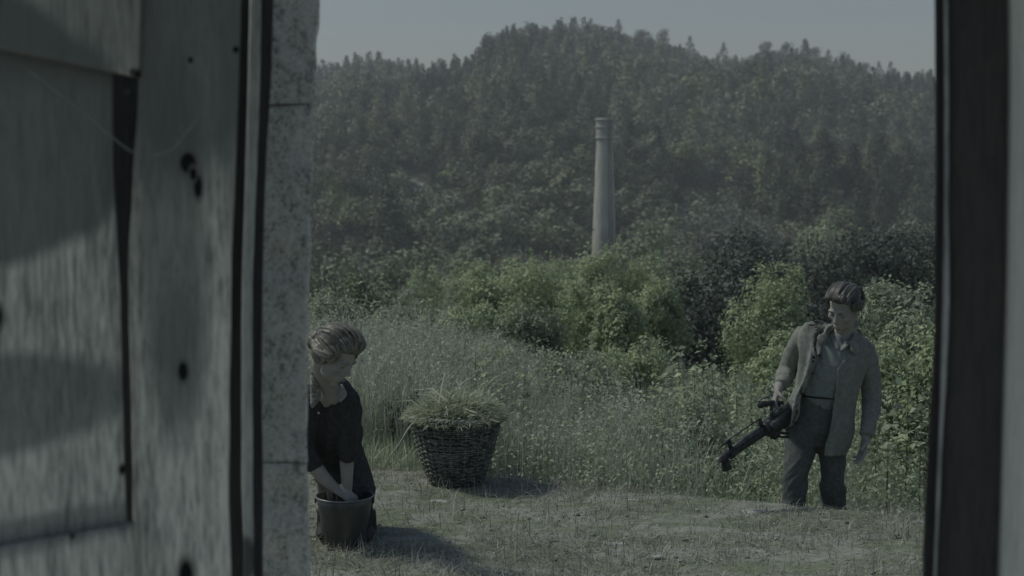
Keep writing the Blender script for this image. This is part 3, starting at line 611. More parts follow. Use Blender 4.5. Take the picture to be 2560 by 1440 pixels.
# boulder face showing on the right slope
# ------------------------------------------------------------------ bushes
bs = [
 (1225, 1480, 640, 24, 'wide yellow-green shrub, tallest of the left bushes before the hill', YG, 15000, .085, 3),
 (1440, 1690, 640, 26, 'yellow-green shrub right below the chimney', YG, 15000, .085, 4),
 (1150, 1300, 690, 21, 'small yellow-green shrub at the left end of the bush row', YG, 8000, .07, 5),
 (1010, 1110, 690, 30, 'low green bush behind the meadow above the basket', YG, 6000, .07, 6),
 (850, 970, 700, 19, 'grey-green bush behind the woman, above her head', MG, 7000, .06, 7),
 (1110, 1240, 668, 32, 'rounded green bush at the far edge of the meadow', YG, 7000, .09, 8),
 (1480, 1600, 760, 17, 'light green bush in front of the chimney shrubs', YG, 8000, .065, 9),
 (1250, 1420, 770, 16.5, 'loose green shrub with dark gaps behind the basket', MG, 8000, .06, 10),
 (1640, 1990, 600, 22, 'large dark green tree with drooping foliage in the middle of the bushes', DG, 24000, .09, 11),
 (1840, 2010, 680, 17, 'bright green bush leaning beside the man, in front of the dark tree', YG, 12000, .055, 12),
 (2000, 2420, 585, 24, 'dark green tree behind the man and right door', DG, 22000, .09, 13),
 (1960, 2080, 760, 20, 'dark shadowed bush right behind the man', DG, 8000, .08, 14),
 (2130, 2420, 735, 11.5, 'pale upright leafy shrub right of the man', PG, 16000, .05, 15),
 (2180, 2440, 850, 10.2, 'pale green shrub nearest the black right door', YG, 14000, .045, 16),
 (1900, 2060, 850, 14, 'low yellow-green bush behind the man at elbow height', YG, 7000, .05, 17),
 (1500, 1660, 860, 13, 'mid green bush with spreading leaves in front of the dark tree', YG, 8000, .05, 18),
 (1330, 1520, 880, 12.5, 'pale dusty bush right of the basket', PG, 9000, .045, 19),
 (1590, 1850, 1000, 10.5, 'low pale bush in front of the tall leafy weeds', PG, 9000, .04, 20),
 (960, 1050, 970, 9.3, 'small dark leafy clump at the left rim of the basket', DG, 2600, .035, 21),
 (770, 900, 735, 15, 'pale bush between the stone pier and the grey-green bush', PG, 7000, .05, 22),
 (930, 1080, 735, 17, 'light feathery shrub above the basket, left of centre', PG, 8000, .055, 23),
 (1060, 1190, 760, 15.5, 'light green shrub above the right rim of the basket', YG, 8000, .055, 24),
 (1160, 1290, 860, 12.5, 'leafy light shrub right behind the basket, beside the dark gap', YG, 8000, .045, 25),
 (1330, 1470, 668, 29, 'light green shrub peeping over the bush row left of the chimney', YG, 7000, .08, 27),
 (1390, 1560, 720, 19, 'broad light green bush in front of the middle of the bush row', YG, 10000, .065, 28),
 (1560, 1700, 730, 20, 'yellow-green bush between the chimney shrubs and the dark tree', YG, 9000, .065, 29),
 (1180, 1330, 750, 18, 'broad soft shrub on the left of the bush row above the basket', YG, 9000, .06, 30),
 (1100, 1200, 720, 24, 'narrow pale shrub at the start of the bush row', PG, 6000, .07, 31),
 (1660, 1790, 690, 27, 'small yellow-green shrub at the left edge of the dark tree', YG, 7000, .08, 26),
]
for q, (a, b, t, Y, lab, m, n, lf, sd) in enumerate(bs):
    dark = m is DG
    shrub(a, b, t, Y, lab, m, n=n, leaf=lf, seed=sd, name='tree' if 'tree with' in lab or 'green tree' in lab else 'shrub', cat='tree' if 'green tree' in lab or 'tree with' in lab else 'shrub', lob=16 if b - a > 150 else 10, spiky=16 if m is PG or sd in (12, 16) else 12, asp=.5 if not dark else .4, up=.5 if m is PG else .1, trunks=7 if q < 3 else 5)
# tall leafy weeds, pale, in front of the dark tree
def tall_weed(px, pytop, Y, label, seed, group=None, lean=0, dens=1.0):
    rg = np.random.default_rng(seed); b = at(px, 900, Y); gz = float(groundz(np.array([b.x]), np.array([float(Y)]))[0]); top = at(px + lean, pytop, Y); H = top.z - gz
    root = empty('tall_weed', (b.x, Y, gz), label, 'plant', group); st = [Vector((b.x, Y, gz - .02)), Vector((b.x + .3 * (top.x - b.x) + rg.uniform(-.02, .02), Y, gz + H * .5)), top]
    bm = bmesh.new(); C = catmull(st, 10); tube(bm, st, [.007, .005, .002], 6, 8); obj_bm('stem', bm, M_STEM, root, (b.x, Y, gz))
    P, N = [], []
    n = int(46 * H * dens)
    for k in range(n):
        t = (k + .5) / n; c = C[min(len(C) - 1, int(t * (len(C) - 1)))]; a = k * 2.4 + rg.uniform(-.3, .3); r = (.17 - .13 * t) * (.6 + .5 * rg.random()) if t > .2 else .1
        for j in range(2):
            rr = r * (.45 + .55 * j); P.append((c.x + math.cos(a) * rr, c.y + math.sin(a) * rr, c.z + .02 * rg.normal() - .3 * rr * (1 - t) + .25 * rr)); N.append((math.cos(a) * .4, math.sin(a) * .4, .85))
    P = np.array(P); N = np.array(N); N /= np.linalg.norm(N, axis=1)[:, None]; V, F = leaf_quads(P, N, .062 * RNG.uniform(.6, 1.35, len(P)), .62, .1)
    mesh_np('leaves', V, F, PG if seed % 3 else YG, root, (b.x, Y, gz)); return root
M_STEM = simple('stem', (.1, .11, .06), (.18, .19, .12))
wd = [(1700, 868, 11.6), (1760, 838, 11.8), (1732, 905, 11.2), (1790, 880, 11.6), (1670, 910, 11.0), (1640, 935, 11.5), (1812, 930, 11.0), (1615, 960, 10.8), (1850, 905, 12.0), (1560, 950, 11.4), (1778, 915, 10.6), (1718, 940, 10.4),
      (1190, 870, 10.6), (1155, 845, 11.3), (1225, 900, 10.4), (1255, 880, 11.2), (1120, 880, 11.4), (1300, 930, 10.2), (1345, 900, 11.5), (1085, 850, 12.0), (1400, 930, 11), (1455, 925, 11.8), (1240, 960, 9.8),
      (2240, 800, 10.6), (2290, 780, 10.9), (2200, 850, 10.3), (2320, 830, 10.1), (1920, 960, 10.2), (1885, 940, 11), (2270, 900, 9.6), (2225, 960, 9.2), (2310, 980, 9.0)]
for q, (a, b, Y) in enumerate(wd):
    if q == 1: lab, gr = 'tallest pale weed with a pointed top, standing before the dark tree', None
    elif q == 0: lab, gr = 'pale tall weed second highest in the clump before the dark tree, left of the tallest', None
    elif q < 12: lab, gr = 'pale large-leaved weed in the clump before the dark tree, below its two highest', 'large-leaved weeds before the dark tree'
    elif q < 23: lab, gr = 'tall leafy weed rising from the meadow behind and right of the basket', 'leafy weeds behind the basket'
    elif q in (27, 28): lab, gr = 'leafy weed standing left of the man at hand height', 'leafy weeds left of the man'
    else: lab, gr = 'tall pale leafy weed between the man and the right door', 'leafy weeds right of the man'
    tall_weed(a, b, Y, lab, 40 + q, gr, lean=random.uniform(-14, 14))
# ------------------------------------------------------------------ grasses
def mden(X, Y): return (Y > edgeY(X) + .02) * (.45 + .55 * (vnoise(np.stack([X * .8, Y * .8, 0 * X + 3], 1)) > -.35))
def left_tall(X, Y): return mden(X, Y) * np.clip((1.6 - X) / 1.6, 0, 1)
gzf = lambda X, Y: groundz(X, Y)
o = blades(60000, (-2.2, 4.2), (7.2, 12), (.14, .34), GRS, 'meadow_grass', mden, gzf, .007, .9); tag(o, 'green meadow grass below the terrace edge', 'grass', kind='stuff')
o = blades(80000, (-4.5, 8), (9.3, 26), (.35, .75), GRS, 'tall_grass', mden, gzf, .012, .7, seeds=True); tag(o, 'tall green meadow grass between the bushes', 'grass', kind='stuff')
o = blades(34000, (-3.4, 1.6), (9.0, 15), (.55, 1.05), DRY, 'dry_grass', left_tall, gzf, .006, .6, seeds=True); tag(o, 'tall dry seeding grass behind the woman and basket', 'grass', kind='stuff')
o = blades(9000, (.2, 4.2), (8.6, 12.5), (.45, .75), DRY, 'dry_weeds', lambda X, Y: mden(X, Y) * (vnoise(np.stack([X * 1.3, Y * 1.3, 0 * X + 9], 1)) > -.2), gzf, .006, .7, seeds=True); tag(o, 'pale dry seeding weeds in the middle of the meadow', 'grass', kind='stuff')
def terz_(X, Y): return .012 * fbm(np.stack([X * 1.1, Y * 2.2, 0 * X + 5], -1).reshape(-1, 3), 4)
# leafy ground cover (herbs) in front of the bushes
n = 300000; X = RNG.uniform(-4.5, 6.5, n); Y = RNG.uniform(8.3 ** .5, 21 ** .5, n) ** 2; k = (Y > edgeY(X) + .1) & (abs(X) < .45 * Y - .3) & (fbm(np.stack([X * 4, Y * 4, 0 * X + 8], 1), 2) > -.45) & (RNG.random(n) > .5 * np.clip((1.0 - X) / .8, 0, 1)); X, Y = X[k], Y[k]; hh = (.28 + .75 * np.clip(.5 + .8 * fbm(np.stack([X * 1.5, Y * 1.1, 0 * X], 1), 4), 0, 1.2)) * np.clip((Y - edgeY(X)) / 1.6, .12, 1)
P = np.stack([X, Y, groundz(X, Y) + hh * RNG.random(len(X)) ** .5], 1); N = RNG.normal(size=P.shape); N[:, 2] += 1.2; N /= np.linalg.norm(N, axis=1)[:, None]
V, F = leaf_quads(P, N, .031 * RNG.uniform(.5, 1.4, len(P)) * (1 + .04 * (Y - 9)), .5, .5); tag(mesh_np('meadow_herbs', V, F, leafmat('herb_leaf', (0.3, 0.37, 0.24), (0.46, 0.52, 0.38), .3, patch=1.4)), 'leafy herbs growing through the meadow grass', 'plants', kind='stuff')
o = blades(42000, (-1.7, 2.9), (4.2, 8.6), (.03, .12), leafmat('straw', (.24, .245, .2), (.46, .46, .39), .2, patch=3), 'straw', lambda X, Y: (Y < edgeY(X)) * (.25 + .75 * (vnoise(np.stack([X * 2.2, Y * 4, 0 * X + 1], 1)) > .1)), lambda X, Y: terz_(X, Y) + .008, .0038, 3.0); tag(o, 'pale dry straw trodden into the terrace', 'straw', kind='stuff')
# terrace: short grass in patches, grass fringe at the edge, pebbles
def tden(X, Y):
    g = trackn(X, Y); e = np.clip(1 - (edgeY(X) - Y) / .35, 0, 1); pier_ = np.clip(1 - ((X + .75) ** 2 + (Y - 5.9) ** 2) / .9, 0, 1)
    return (Y < edgeY(X)) * np.clip(.16 + np.clip(g * 1.1 - .0, 0, .7) + e * .8 * np.clip((.9 - X) / .8, .2, 1) + pier_ * .8, 0, 1)
o = blades(90000, (-1.6, 2.8), (4.2, 8.5), (.008, .030), leafmat('terrace_blade', (.17, .20, .12), (.36, .38, .27), .3, patch=3), 'terrace_grass', tden, terz, .0042, 1.7); tag(o, 'short trampled grass on the gravel terrace', 'grass', kind='stuff')
n = 2600; X = RNG.uniform(-1.8, 3.0, n); Y = RNG.uniform(4.0, 9, n); k = Y < edgeY(X) - .03; X, Y = X[k], Y[k]; n = len(X)
ico = bmesh.new(); bmesh.ops.create_icosphere(ico, subdivisions=1, radius=1); iv = np.array([v.co[:] for v in ico.verts]); ifc = np.array([[v.index for v in f.verts] for f in ico.faces]); ico.free()
r = .004 + .012 * RNG.random(n) ** 4; a = RNG.random(n) * 6.28; sc = np.stack([r * RNG.uniform(.9, 1.8, n), r * RNG.uniform(.8, 1.2, n), r * .28], 1)
v = iv[None] * sc[:, None] * RNG.uniform(.75, 1.25, (n, len(iv), 1)); ca, sa = np.cos(a)[:, None], np.sin(a)[:, None]
v = np.stack([v[..., 0] * ca - v[..., 1] * sa + X[:, None], v[..., 0] * sa + v[..., 1] * ca + Y[:, None], v[..., 2] + (terz(X, Y) + r * .25)[:, None]], -1)
T = NT('pebble'); g = T.n('ShaderNodeNewGeometry'); T.col(T.ramp(g.outputs['Random Per Island'], [(0, (.15, .155, .14)), (.6, (.25, .255, .23)), (1, (.42, .43, .4))])); T.rough(.9); M_PEB = T.m
tag(mesh_np('gravel', v.reshape(-1, 3), (ifc[None] + (np.arange(n) * len(iv))[:, None, None]).reshape(-1, 3), M_PEB), 'loose pebbles on the terrace', 'gravel', kind='stuff')
def stone(px, py, w, d, h, label, seed):
    g = at(px, py, 1.0) - Vector((0, 0, CAMZ)); t = -CAMZ / g.z; p = Vector((g.x * t, g.y * t, 0)); bm = bmesh.new(); bmesh.ops.create_icosphere(bm, subdivisions=4, radius=1)
    for v_ in bm.verts:
        q = v_.co.copy(); k = 1 + .22 * n1(q.x * 1.5 + seed, q.y * 1.5 + q.z) + .06 * n1(q.x * 6, q.y * 6 + seed); v_.co = Vector((q.x * w, q.y * d, max(q.z, -.4) * h)) * k + p
    o = obj_bm('stone', bm, M_STONE, None, tuple(p)); return tag(o, label, 'stone')
M_STONE = simple('pale_stone', (.28, .28, .26), (.5, .5, .47), 25, bump=.6)
stone(1880, 1281, .07, .04, .010, 'flat pale stone at the terrace edge in front of the man', 1); stone(1545, 1360, .06, .03, .008, 'flat pale stone lying mid terrace', 2)
stone(1100, 1255, .05, .03, .012, 'small pale stone in front of the basket', 3); stone(1640, 1392, .03, .02, .010, 'small dark-edged stone near the bottom of the terrace', 4); stone(1585, 1252, .05, .03, .009, 'flat light stone at the terrace edge left of the man', 5); stone(1345, 1300, .04, .03, .012, 'small flat pebble stone between basket and door', 6)
# ------------------------------------------------------------------ wicker basket full of cut grass
M_WK = simple('wicker', (.05, .053, .048), (.24, .25, .22), 30, rough=.7, bump=.4); M_WKL = simple('wicker_rim', (.24, .25, .21), (.42, .43, .36), 30, rough=.8)
YB = 8.08; bc = at(1140, 1213, YB); bc = Vector((bc.x, YB, 0)); HB = .385; RT = .267; RB = .152
root = empty('wicker_basket', bc, 'dark woven wicker basket heaped with cut grass on the terrace edge', 'basket')
def br_(t): return RB + (RT - RB) * (t ** .85)
NS = 34; bm = bmesh.new(); rows = 30; rgb = random.Random(3)
for k in range(NS):
    a = 2 * math.pi * k / NS; tube(bm, [bc + Vector((br_(t) * math.cos(a), br_(t) * math.sin(a), .01 + HB * t)) for t in (0, .33, .66, 1)], [.006] * 4, 5, 2)
obj_bm('stake', bm, M_WK, root, bc); bm = bmesh.new()
for j in range(rows):
    t = (j + .5) / rows; r = br_(t); pts = []; m = NS * 3; tilt = rgb.uniform(-.002, .002); ph = rgb.random() * 6
    for q in range(m + 1):
        a = 2 * math.pi * q / m; rr = r + .0075 * math.cos(math.pi * 3 * q / 3 * 1.0 * (NS / NS) / 1.5 * 1.5 / 3 + math.pi * j) + .0015 * math.sin(3 * a + ph)
        pts.append(bc + Vector((rr * math.cos(a), rr * math.sin(a), .012 + HB * t + .0022 * math.sin(2 * a + ph) + tilt)))
    tube(bm, pts, [.0052 + .0008 * rgb.random()] * len(pts), 5, 1, cap=False)
obj_bm('weave', bm, M_WK, root, bc); bm = bmesh.new()
for s in range(3):
    pts = [bc + Vector(((RT + .007 * math.cos(a * 16 + s * 2.1)) * math.cos(a), (RT + .007 * math.cos(a * 16 + s * 2.1)) * math.sin(a), HB + .012 + .007 * math.sin(a * 16 + s * 2.1) + .006 * math.sin(3 * a + 1))) for a in [2 * math.pi * q / 160 for q in range(161)]]
    tube(bm, pts, [.0062] * 161, 6, 1, cap=False)
for k in range(26):   # frayed ends at the rim
    a = rgb.random() * 6.28; p = bc + Vector((RT * math.cos(a), RT * math.sin(a), HB + .01)); tube(bm, [p, p + Vector((math.cos(a) * .02 + rgb.uniform(-.02, .02), math.sin(a) * .02, rgb.uniform(.0, .03)))], [.002, .001], 4, 1)
obj_bm('rim', bm, M_WKL, root, bc); bm = bmesh.new()
bmesh.ops.create_cone(bm, segments=40, cap_ends=True, radius1=RB - .004, radius2=RB - .004, depth=.012, matrix=Matrix.Translation(bc + Vector((0, 0, .012)))); obj_bm('base', bm, M_WK, root, bc)
bm = bmesh.new(); a = bc + Vector((-.235, -.15, HB + .0)); tube(bm, [a + Vector((.02, .0, .01)), a + Vector((-.03, -.03, -.05)), a + Vector((-.06, -.05, -.10)), a + Vector((-.13, -.05, -.2)), a + Vector((-.17, -.03, -.26))], [.006, .006, .005, .004, .002], 7, 4)
obj_bm('loose_cane', bm, M_WKL, root, bc)
hay = empty('cut_grass', bc + Vector((0, 0, .03)), 'heap of freshly cut grass sticking out of the wicker basket', 'grass heap'); hl = bc + Vector((0, 0, .03))
bm = bmesh.new(); prof = [(0, .0), (RB - .02, .0), (br_(.5) - .025, HB * .5), (br_(.9) - .025, HB * .88), (RT * .75, HB + .02), (RT * .4, HB + .06), (.02, HB + .07)]; rings = []
for (r_, z_) in prof: rings.append([bm.verts.new(hl + Vector(((r_ + .012 * n1(a * 3, z_ * 9)) * math.cos(a), (r_ + .012 * n1(a * 3, z_ * 9)) * math.sin(a), z_ - .02 + .015 * n1(a * 2 + 5, r_ * 20)))) for a in [2 * math.pi * q / 40 for q in range(40)]])
for A, B in zip(rings, rings[1:]):
    for q in range(40): bm.faces.new((A[q], A[(q + 1) % 40], B[(q + 1) % 40], B[q]))
bm.faces.new(rings[-1]); obj_bm('dark_filler', bm, simple('light_block', (.03, .035, .02), (.08, .09, .05), 40), hay, hl)  # dark filler added to stop light passing through the weave
n = 9000; a = RNG.random(n) * 6.28; rr = RT * .98 * np.sqrt(RNG.random(n)); LG = RNG.random(n) < .010; hay_m = leafmat('cut_blade', (.30, .34, .22), (.60, .62, .48), .35, patch=6)
B0 = np.stack([bc.x + rr * np.cos(a), bc.y + rr * np.sin(a), HB - .02 + .09 * (1 - (rr / RT) ** 2)], 1); dd = RNG.normal(size=(n, 3)); dd[:, 2] = np.abs(dd[:, 2]) * .35 + .05; dd[:, :2] += np.stack([np.cos(a), np.sin(a)], 1) * .1
up_ = RNG.random(n) < .05; dd[up_, 2] += 1.2; dd /= np.linalg.norm(dd, axis=1)[:, None]; L = np.where(up_, RNG.uniform(.07, .15, n), RNG.uniform(.05, .16, n)) * (1 - .5 * (rr / RT) ** 3); side = np.cross(dd, RNG.normal(size=(n, 3))); side /= np.linalg.norm(side, axis=1)[:, None]
w_ = (.0022 + .0025 * RNG.random(n))[:, None]; L = np.where(LG, RNG.uniform(.22, .42, n), L); dd[LG, 2] += .5; dd /= np.linalg.norm(dd, axis=1)[:, None]; mid = B0 + dd * (L * .55)[:, None]; tip = B0 + dd * L[:, None] + np.array([0, 0, -1]) * (L * .35 * RNG.random(n))[:, None]
V = np.stack([B0 - side * w_, B0 + side * w_, mid + side * w_, mid - side * w_, tip + side * w_ * .2, tip - side * w_ * .2], 1).reshape(-1, 3); k = np.arange(n)[:, None] * 6
mesh_np('stalks', V, np.concatenate([k + np.array([[0, 1, 2, 3]]), k + np.array([[3, 2, 4, 5]])]), hay_m, hay, tuple(hl))
# ------------------------------------------------------------------ bucket
YK = 6.65; kc = at(863, 1388, YK); kc = Vector((kc.x, YK, .0)); HK = .255; KT = .136; KB = .084
M_TIN = simple('tin', (.06, .064, .063), (.12, .125, .122), 14, rough=.42, bump=.25, metal=.55, stretch=(1, 1, .35)); M_TINR = simple('tin_rim', (.2, .21, .2), (.34, .35, .33), 14, rough=.4, metal=.5)
root = empty('bucket', kc, 'dark metal bucket with a bright rim at the woman’s hands'.replace('’', "'"), 'bucket'); bm = bmesh.new(); prof = [(0, .012), (KB - .004, .012), (KT - .006, HK), (KT, HK), (KT - .006, HK - .03), (KB + .012, .05), (KB + .008, .045), (KB + .006, .02), (KB + .006, 0), (KB - .004, 0), (KB - .006, .008), (0, .008)]; rings = []
for (r_, z_) in prof: rings.append([bm.verts.new(kc + Vector((r_ * math.cos(a), r_ * math.sin(a), z_))) for a in [2 * math.pi * q / 56 for q in range(56)]])
for A, B in zip(rings, rings[1:]):
    for q in range(56): bm.faces.new((A[q], A[(q + 1) % 56], B[(q + 1) % 56], B[q]))
bmesh.ops.remove_doubles(bm, verts=bm.verts, dist=1e-5); obj_bm('body', bm, M_TIN, root, kc)
bm = bmesh.new(); tube(bm, [kc + Vector((KT * math.cos(a), KT * math.sin(a), HK)) for a in [2 * math.pi * q / 64 for q in range(65)]], [.0035] * 65, 6, 1, cap=False); obj_bm('rim', bm, M_TINR, root, kc)
bm = bmesh.new(); tube(bm, [kc + Vector((KT * math.cos(t) * 1.02, KT * math.sin(t) * .9 + .012, HK - .005 + .004 * math.sin(t))) for t in np.linspace(0, math.pi, 24)], [.003] * 24, 6, 1)
for s in (-1, 1): box(bm, kc + Vector((s * (KT + .002), 0, HK - .02)), (.006, .03, .03), bevel=.002)
obj_bm('handle', bm, M_TIN, root, kc)
# ------------------------------------------------------------------ people
M_SKIN = simple('skin', (.25, .24, .215), (.34, .325, .295), 9, rough=.55, bump=.08, lo=.3, hi=.7)
M_HAIRM = simple('brown_hair', (.05, .052, .046), (.15, .15, .135), 60, rough=.5, bump=.5, stretch=(.4, 1, 1)); M_HAIRW = simple('fair_hair', (.09, .09, .08), (.32, .32, .28), 70, rough=.45, bump=.5, stretch=(.25, 1, 1))
M_EYE = simple('eye', (.25, .25, .24), (.35, .35, .34), 5, rough=.3, bump=0); M_BLK = simple('black_iron', (.012, .012, .012), (.03, .03, .03), 25, rough=.45, bump=.2, metal=.3); M_LIP = simple('lips', (.2, .17, .16), (.25, .21, .19), 9, rough=.5, bump=0)
def frame(f, uhint):
    f = Vector(f).normalized(); u = Vector(uhint); u = (u - f * u.dot(f)).normalized(); r = f.cross(u).normalized(); return r, f, u
def head_shells(bm, c, f, uh, s=1.0):
    r_, f_, u_ = frame(f, uh); L = lambda x, y, z: Vector(c) + (r_ * x + f_ * y + u_ * z) * s; ax = (r_, f_, u_)
    def e(x, y, z, a, b, d, sg=18): ball(bm, L(x, y, z), (a * s, b * s, d * s), ax, sg)
    e(0, -.014, .036, .074, .094, .082, 24); e(0, .03, -.01, .063, .062, .088, 24); e(0, .035, -.068, .050, .050, .042); e(0, .074, -.098, .019, .016, .016)
    e(0, .078, -.062, .028, .018, .03)
    tube(bm, [L(0, .082, .022), L(0, .094, .0), L(0, .107, -.027)], [.0085 * s, .009 * s, .0125 * s], 10, 3); e(.010, .094, -.034, .009, .010, .008); e(-.010, .094, -.034, .009, .010, .008)
    for q in (-1, 1):
        e(q * .028, .076, .024, .026, .015, .009); e(q * .040, .058, -.018, .023, .024, .022); e(q * .044, .03, -.07, .014, .03, .022)
        e(q * .073, -.006, -.008, .009, .02, .03); e(q * .077, -.012, .006, .006, .018, .018)
    e(0, .092, -.058, .021, .009, .0055); e(0, .090, -.068, .018, .010, .0065)
    dents = [(L(q * .031, .09, .004), .017 * s, .011 * s) for q in (-1, 1)] + [(L(0, .1, -.063), .004 * s, .003 * s), (L(0, .09, -.083), .012 * s, .004 * s)]
    return L, ax, dents
def hand(bm, w, d, n, s=1.0, curl=.5, thumb=1, spread=.12):
    """wrist w, finger direction d, palm normal n (towards the palm side)"""
    d = Vector(d).normalized(); n = Vector(n); n = (n - d * n.dot(d)).normalized(); b = d.cross(n) * thumb; P = w + d * .05 * s
    tube(bm, [w, w + d * .03 * s, w + d * .09 * s], [(.026 * s, .018 * s), (.036 * s, .016 * s), (.041 * s, .013 * s)], 12, 3, wid=b)
    for k, (o_, L_) in enumerate(((.030, .072), (.010, .080), (-.011, .074), (-.030, .058))):
        p = w + d * (.085 - .004 * abs(k - 1)) * s + b * o_ * s; dd = (d + b * (1.5 - k) * spread).normalized(); pts = [p - dd * .01]; ang = 0; q = p.copy()
        for j, fr in enumerate((.45, .3, .25)):
            ang += curl * (.55 if j == 0 else 1.0) * (1 + .12 * k); v = dd * math.cos(ang) + n * math.sin(ang); q = q + v * L_ * fr * s; pts.append(q.copy())
        tube(bm, pts, [.0092 * s, .0088 * s, .0078 * s, .0062 * s], 9, 3)
    t0 = w + d * .022 * s + b * .026 * s; td = (d * .62 + b * .65 + n * .35 * (1 + curl)).normalized(); t1 = t0 + td * .038 * s; td2 = (d * .75 + b * .15 + n * (.3 + .5 * curl)).normalized()
    tube(bm, [t0 - td * .012 * s, t0 + td * .01 * s, t1, t1 + td2 * .032 * s], [.013 * s, .013 * s, .0105 * s, .0075 * s], 9, 3)
def eyes_and_brows(L, ax, s, root, loc, hairm):
    for q in (-1, 1):
        bm = bmesh.new(); ball(bm, L(q * .031, .070, .003), .0115 * s, ax, 14); e = obj_bm('eye', bm, M_EYE, root, loc)
        bm = bmesh.new(); ball(bm, L(q * .031, .0785, -.001), (.0055 * s, .0035 * s, .0055 * s), ax, 12); obj_bm('iris', bm, M_BLK, e, (0, 0, 0)).data.transform(Matrix.Translation(-Vector(loc)))
    bm = bmesh.new()
    for q in (-1, 1): tube(bm, [L(q * .012, .091, .021), L(q * .03, .089, .028), L(q * .047, .073, .022)], [(.002 * s, .003 * s), (.0025 * s, .0042 * s), (.001 * s, .0018 * s)], 8, 4, wid=ax[1])
    obj_bm('eyebrows', bm, hairm, root, loc)
def strands(L, ax, s, k=95, amp=.0022):
    c = np.array(L(0, 0, .03)); A = np.array([list(a) for a in ax])
    def f(V):
        q = (V - c) @ A.T / s; a = np.arctan2(q[:, 0], q[:, 2] + .03)
        return amp * (vnoise(np.stack([a * 26, q[:, 1] * 5, q[:, 2] * 2], 1)) + .7 * vnoise(np.stack([a * 60 + 5, q[:, 1] * 7, q[:, 2] * 2], 1)))
    return f
def locks(bm, L, starts, flow, n, rad, seed, shell=1.0):
    """hair locks as tapered strands: starts = list of (x,y,z) control curves to interpolate between"""
    rg = random.Random(seed)
    for k in range(n):
        i = rg.randrange(len(starts) - 1); t = rg.random(); A, B = starts[i], starts[i + 1]; pts = []; j0 = [rg.gauss(0, .0025) for _ in range(3)]; ls = rg.uniform(-.002, .004)
        for a, b in zip(A, B):
            p = [a[q] * (1 - t) + b[q] * t for q in range(3)]; m = math.sqrt(sum(x * x for x in p)) or 1
            pts.append(L(*[p[q] + j0[q] + ls * p[q] / m + rg.gauss(0, .001) for q in range(3)]))
        r = rad * rg.uniform(.6, 1.3); tube(bm, pts, [r * .7] + [r] * (len(pts) - 2) + [r * .25], 6, 3)
# ------------------------------------------------------------------ the man
YM = 7.8
def Mp(px, py, dy=0.0): return at(px, py, YM + dy)
M_JKT = simple('olive_jacket', (.17, .178, .155), (.24, .248, .22), 45, rough=.95, bump=.25, bdist=.002); M_SHIRT = simple('grey_green_shirt', (.17, .195, .18), (.22, .245, .23), 60, rough=.9, bump=.2, bdist=.002)
M_TRS = simple('dark_trousers', (.075, .084, .082), (.115, .125, .122), 50, rough=.95, bump=.25, bdist=.002); M_BOOT = simple('boot', (.02, .02, .018), (.04, .04, .035), 20, rough=.6)
fx = Mp(2040, 1479, .05); mg = float(groundz(np.array([fx.x]), np.array([fx.y]))[0]); ml = Vector((fx.x, fx.y, mg))
man = empty('person', ml, 'man in open olive jacket and dark trousers, stooping forward and holding a black gun', 'person')
HC = Mp(2110, 771, -.06); HFm = (-.60, -.66, -.46); HU = (.16, 0, 1); HS = 1.03
bm = bmesh.new(); L, ax, dents = head_shells(bm, HC, HFm, HU, HS)
tube(bm, [L(0, -.035, -.03), L(0, -.03, -.09), Mp(2108, 842, .01), Mp(2094, 868, .02)], [(.052, .055), (.054, .056), (.062, .06), (.11, .07)], 16, 4, wid=(1, 0, 0))
tube(bm, [Mp(2098, 850, .02), Mp(2088, 880, .01), Mp(2070, 940, 0), Mp(2052, 1010, .02), Mp(2045, 1075, .02)], [(.08, .05), (.12, .06), (.11, .065), (.10, .06), (.11, .07)], 20, 4, wid=(1, 0, 0))
tube(bm, [Mp(2062, 884, .02), Mp(2012, 852, .03), Mp(1964, 922, .13), Mp(1952, 950, .03), Mp(1945, 976, -.06)], [.04, .034, .028, .028, .025], 14, 4)
tube(bm, [Mp(2130, 872, .02), Mp(2172, 888, .03), Mp(2190, 995, .03), Mp(2182, 1040, -.03), Mp(2164, 1096, -.10)], [.04, .034, .028, .030, .026], 14, 4)
hand(bm, Mp(1945, 974, -.06), (-.30, -.30, -.85), (1, 0, 0), 1.0, 1.25, 1, .04)
hand(bm, Mp(2164, 1094, -.10), (-.22, -.15, -1), (-1, -.15, .1), 1.03, .38, -1, .08)
hipR, hipL = Mp(2008, 1085, .0), Mp(2082, 1090, .03); ankR, ankL = Vector((Mp(1978, 1450, .0).x, YM + .02, mg + .09)), Vector((Mp(2084, 1450, .0).x, YM + .12, mg + .09))
tube(bm, [Mp(2030, 1060, .02), hipR, Mp(1990, 1190, -.05), ankR], [.06, .055, .036, .028], 14, 5); tube(bm, [Mp(2060, 1060, .02), hipL, Mp(2080, 1195, -.01), ankL], [.06, .055, .036, .028], 14, 5)
for a_, s in ((ankR, -1), (ankL, 1)): tube(bm, [a_ + Vector((0, .03, -.05)), a_ + Vector((s * .01, -.06, -.06)), a_ + Vector((s * .02, -.14, -.065))], [.036, .038, .028], 10, 3)
fused('body', bm, M_SKIN, man, ml, .0045, 3, dents=dents)
eyes_and_brows(L, ax, HS, man, ml, M_HAIRM)
bm = bmesh.new(); tube(bm, [L(-.02, .101, -.0625), L(0, .1035, -.0628), L(.02, .101, -.0625)], [(.0005, .001), (.0015, .002), (.0005, .001)], 6, 3); obj_bm('lips', bm, M_LIP, man, ml)
bm = bmesh.new()
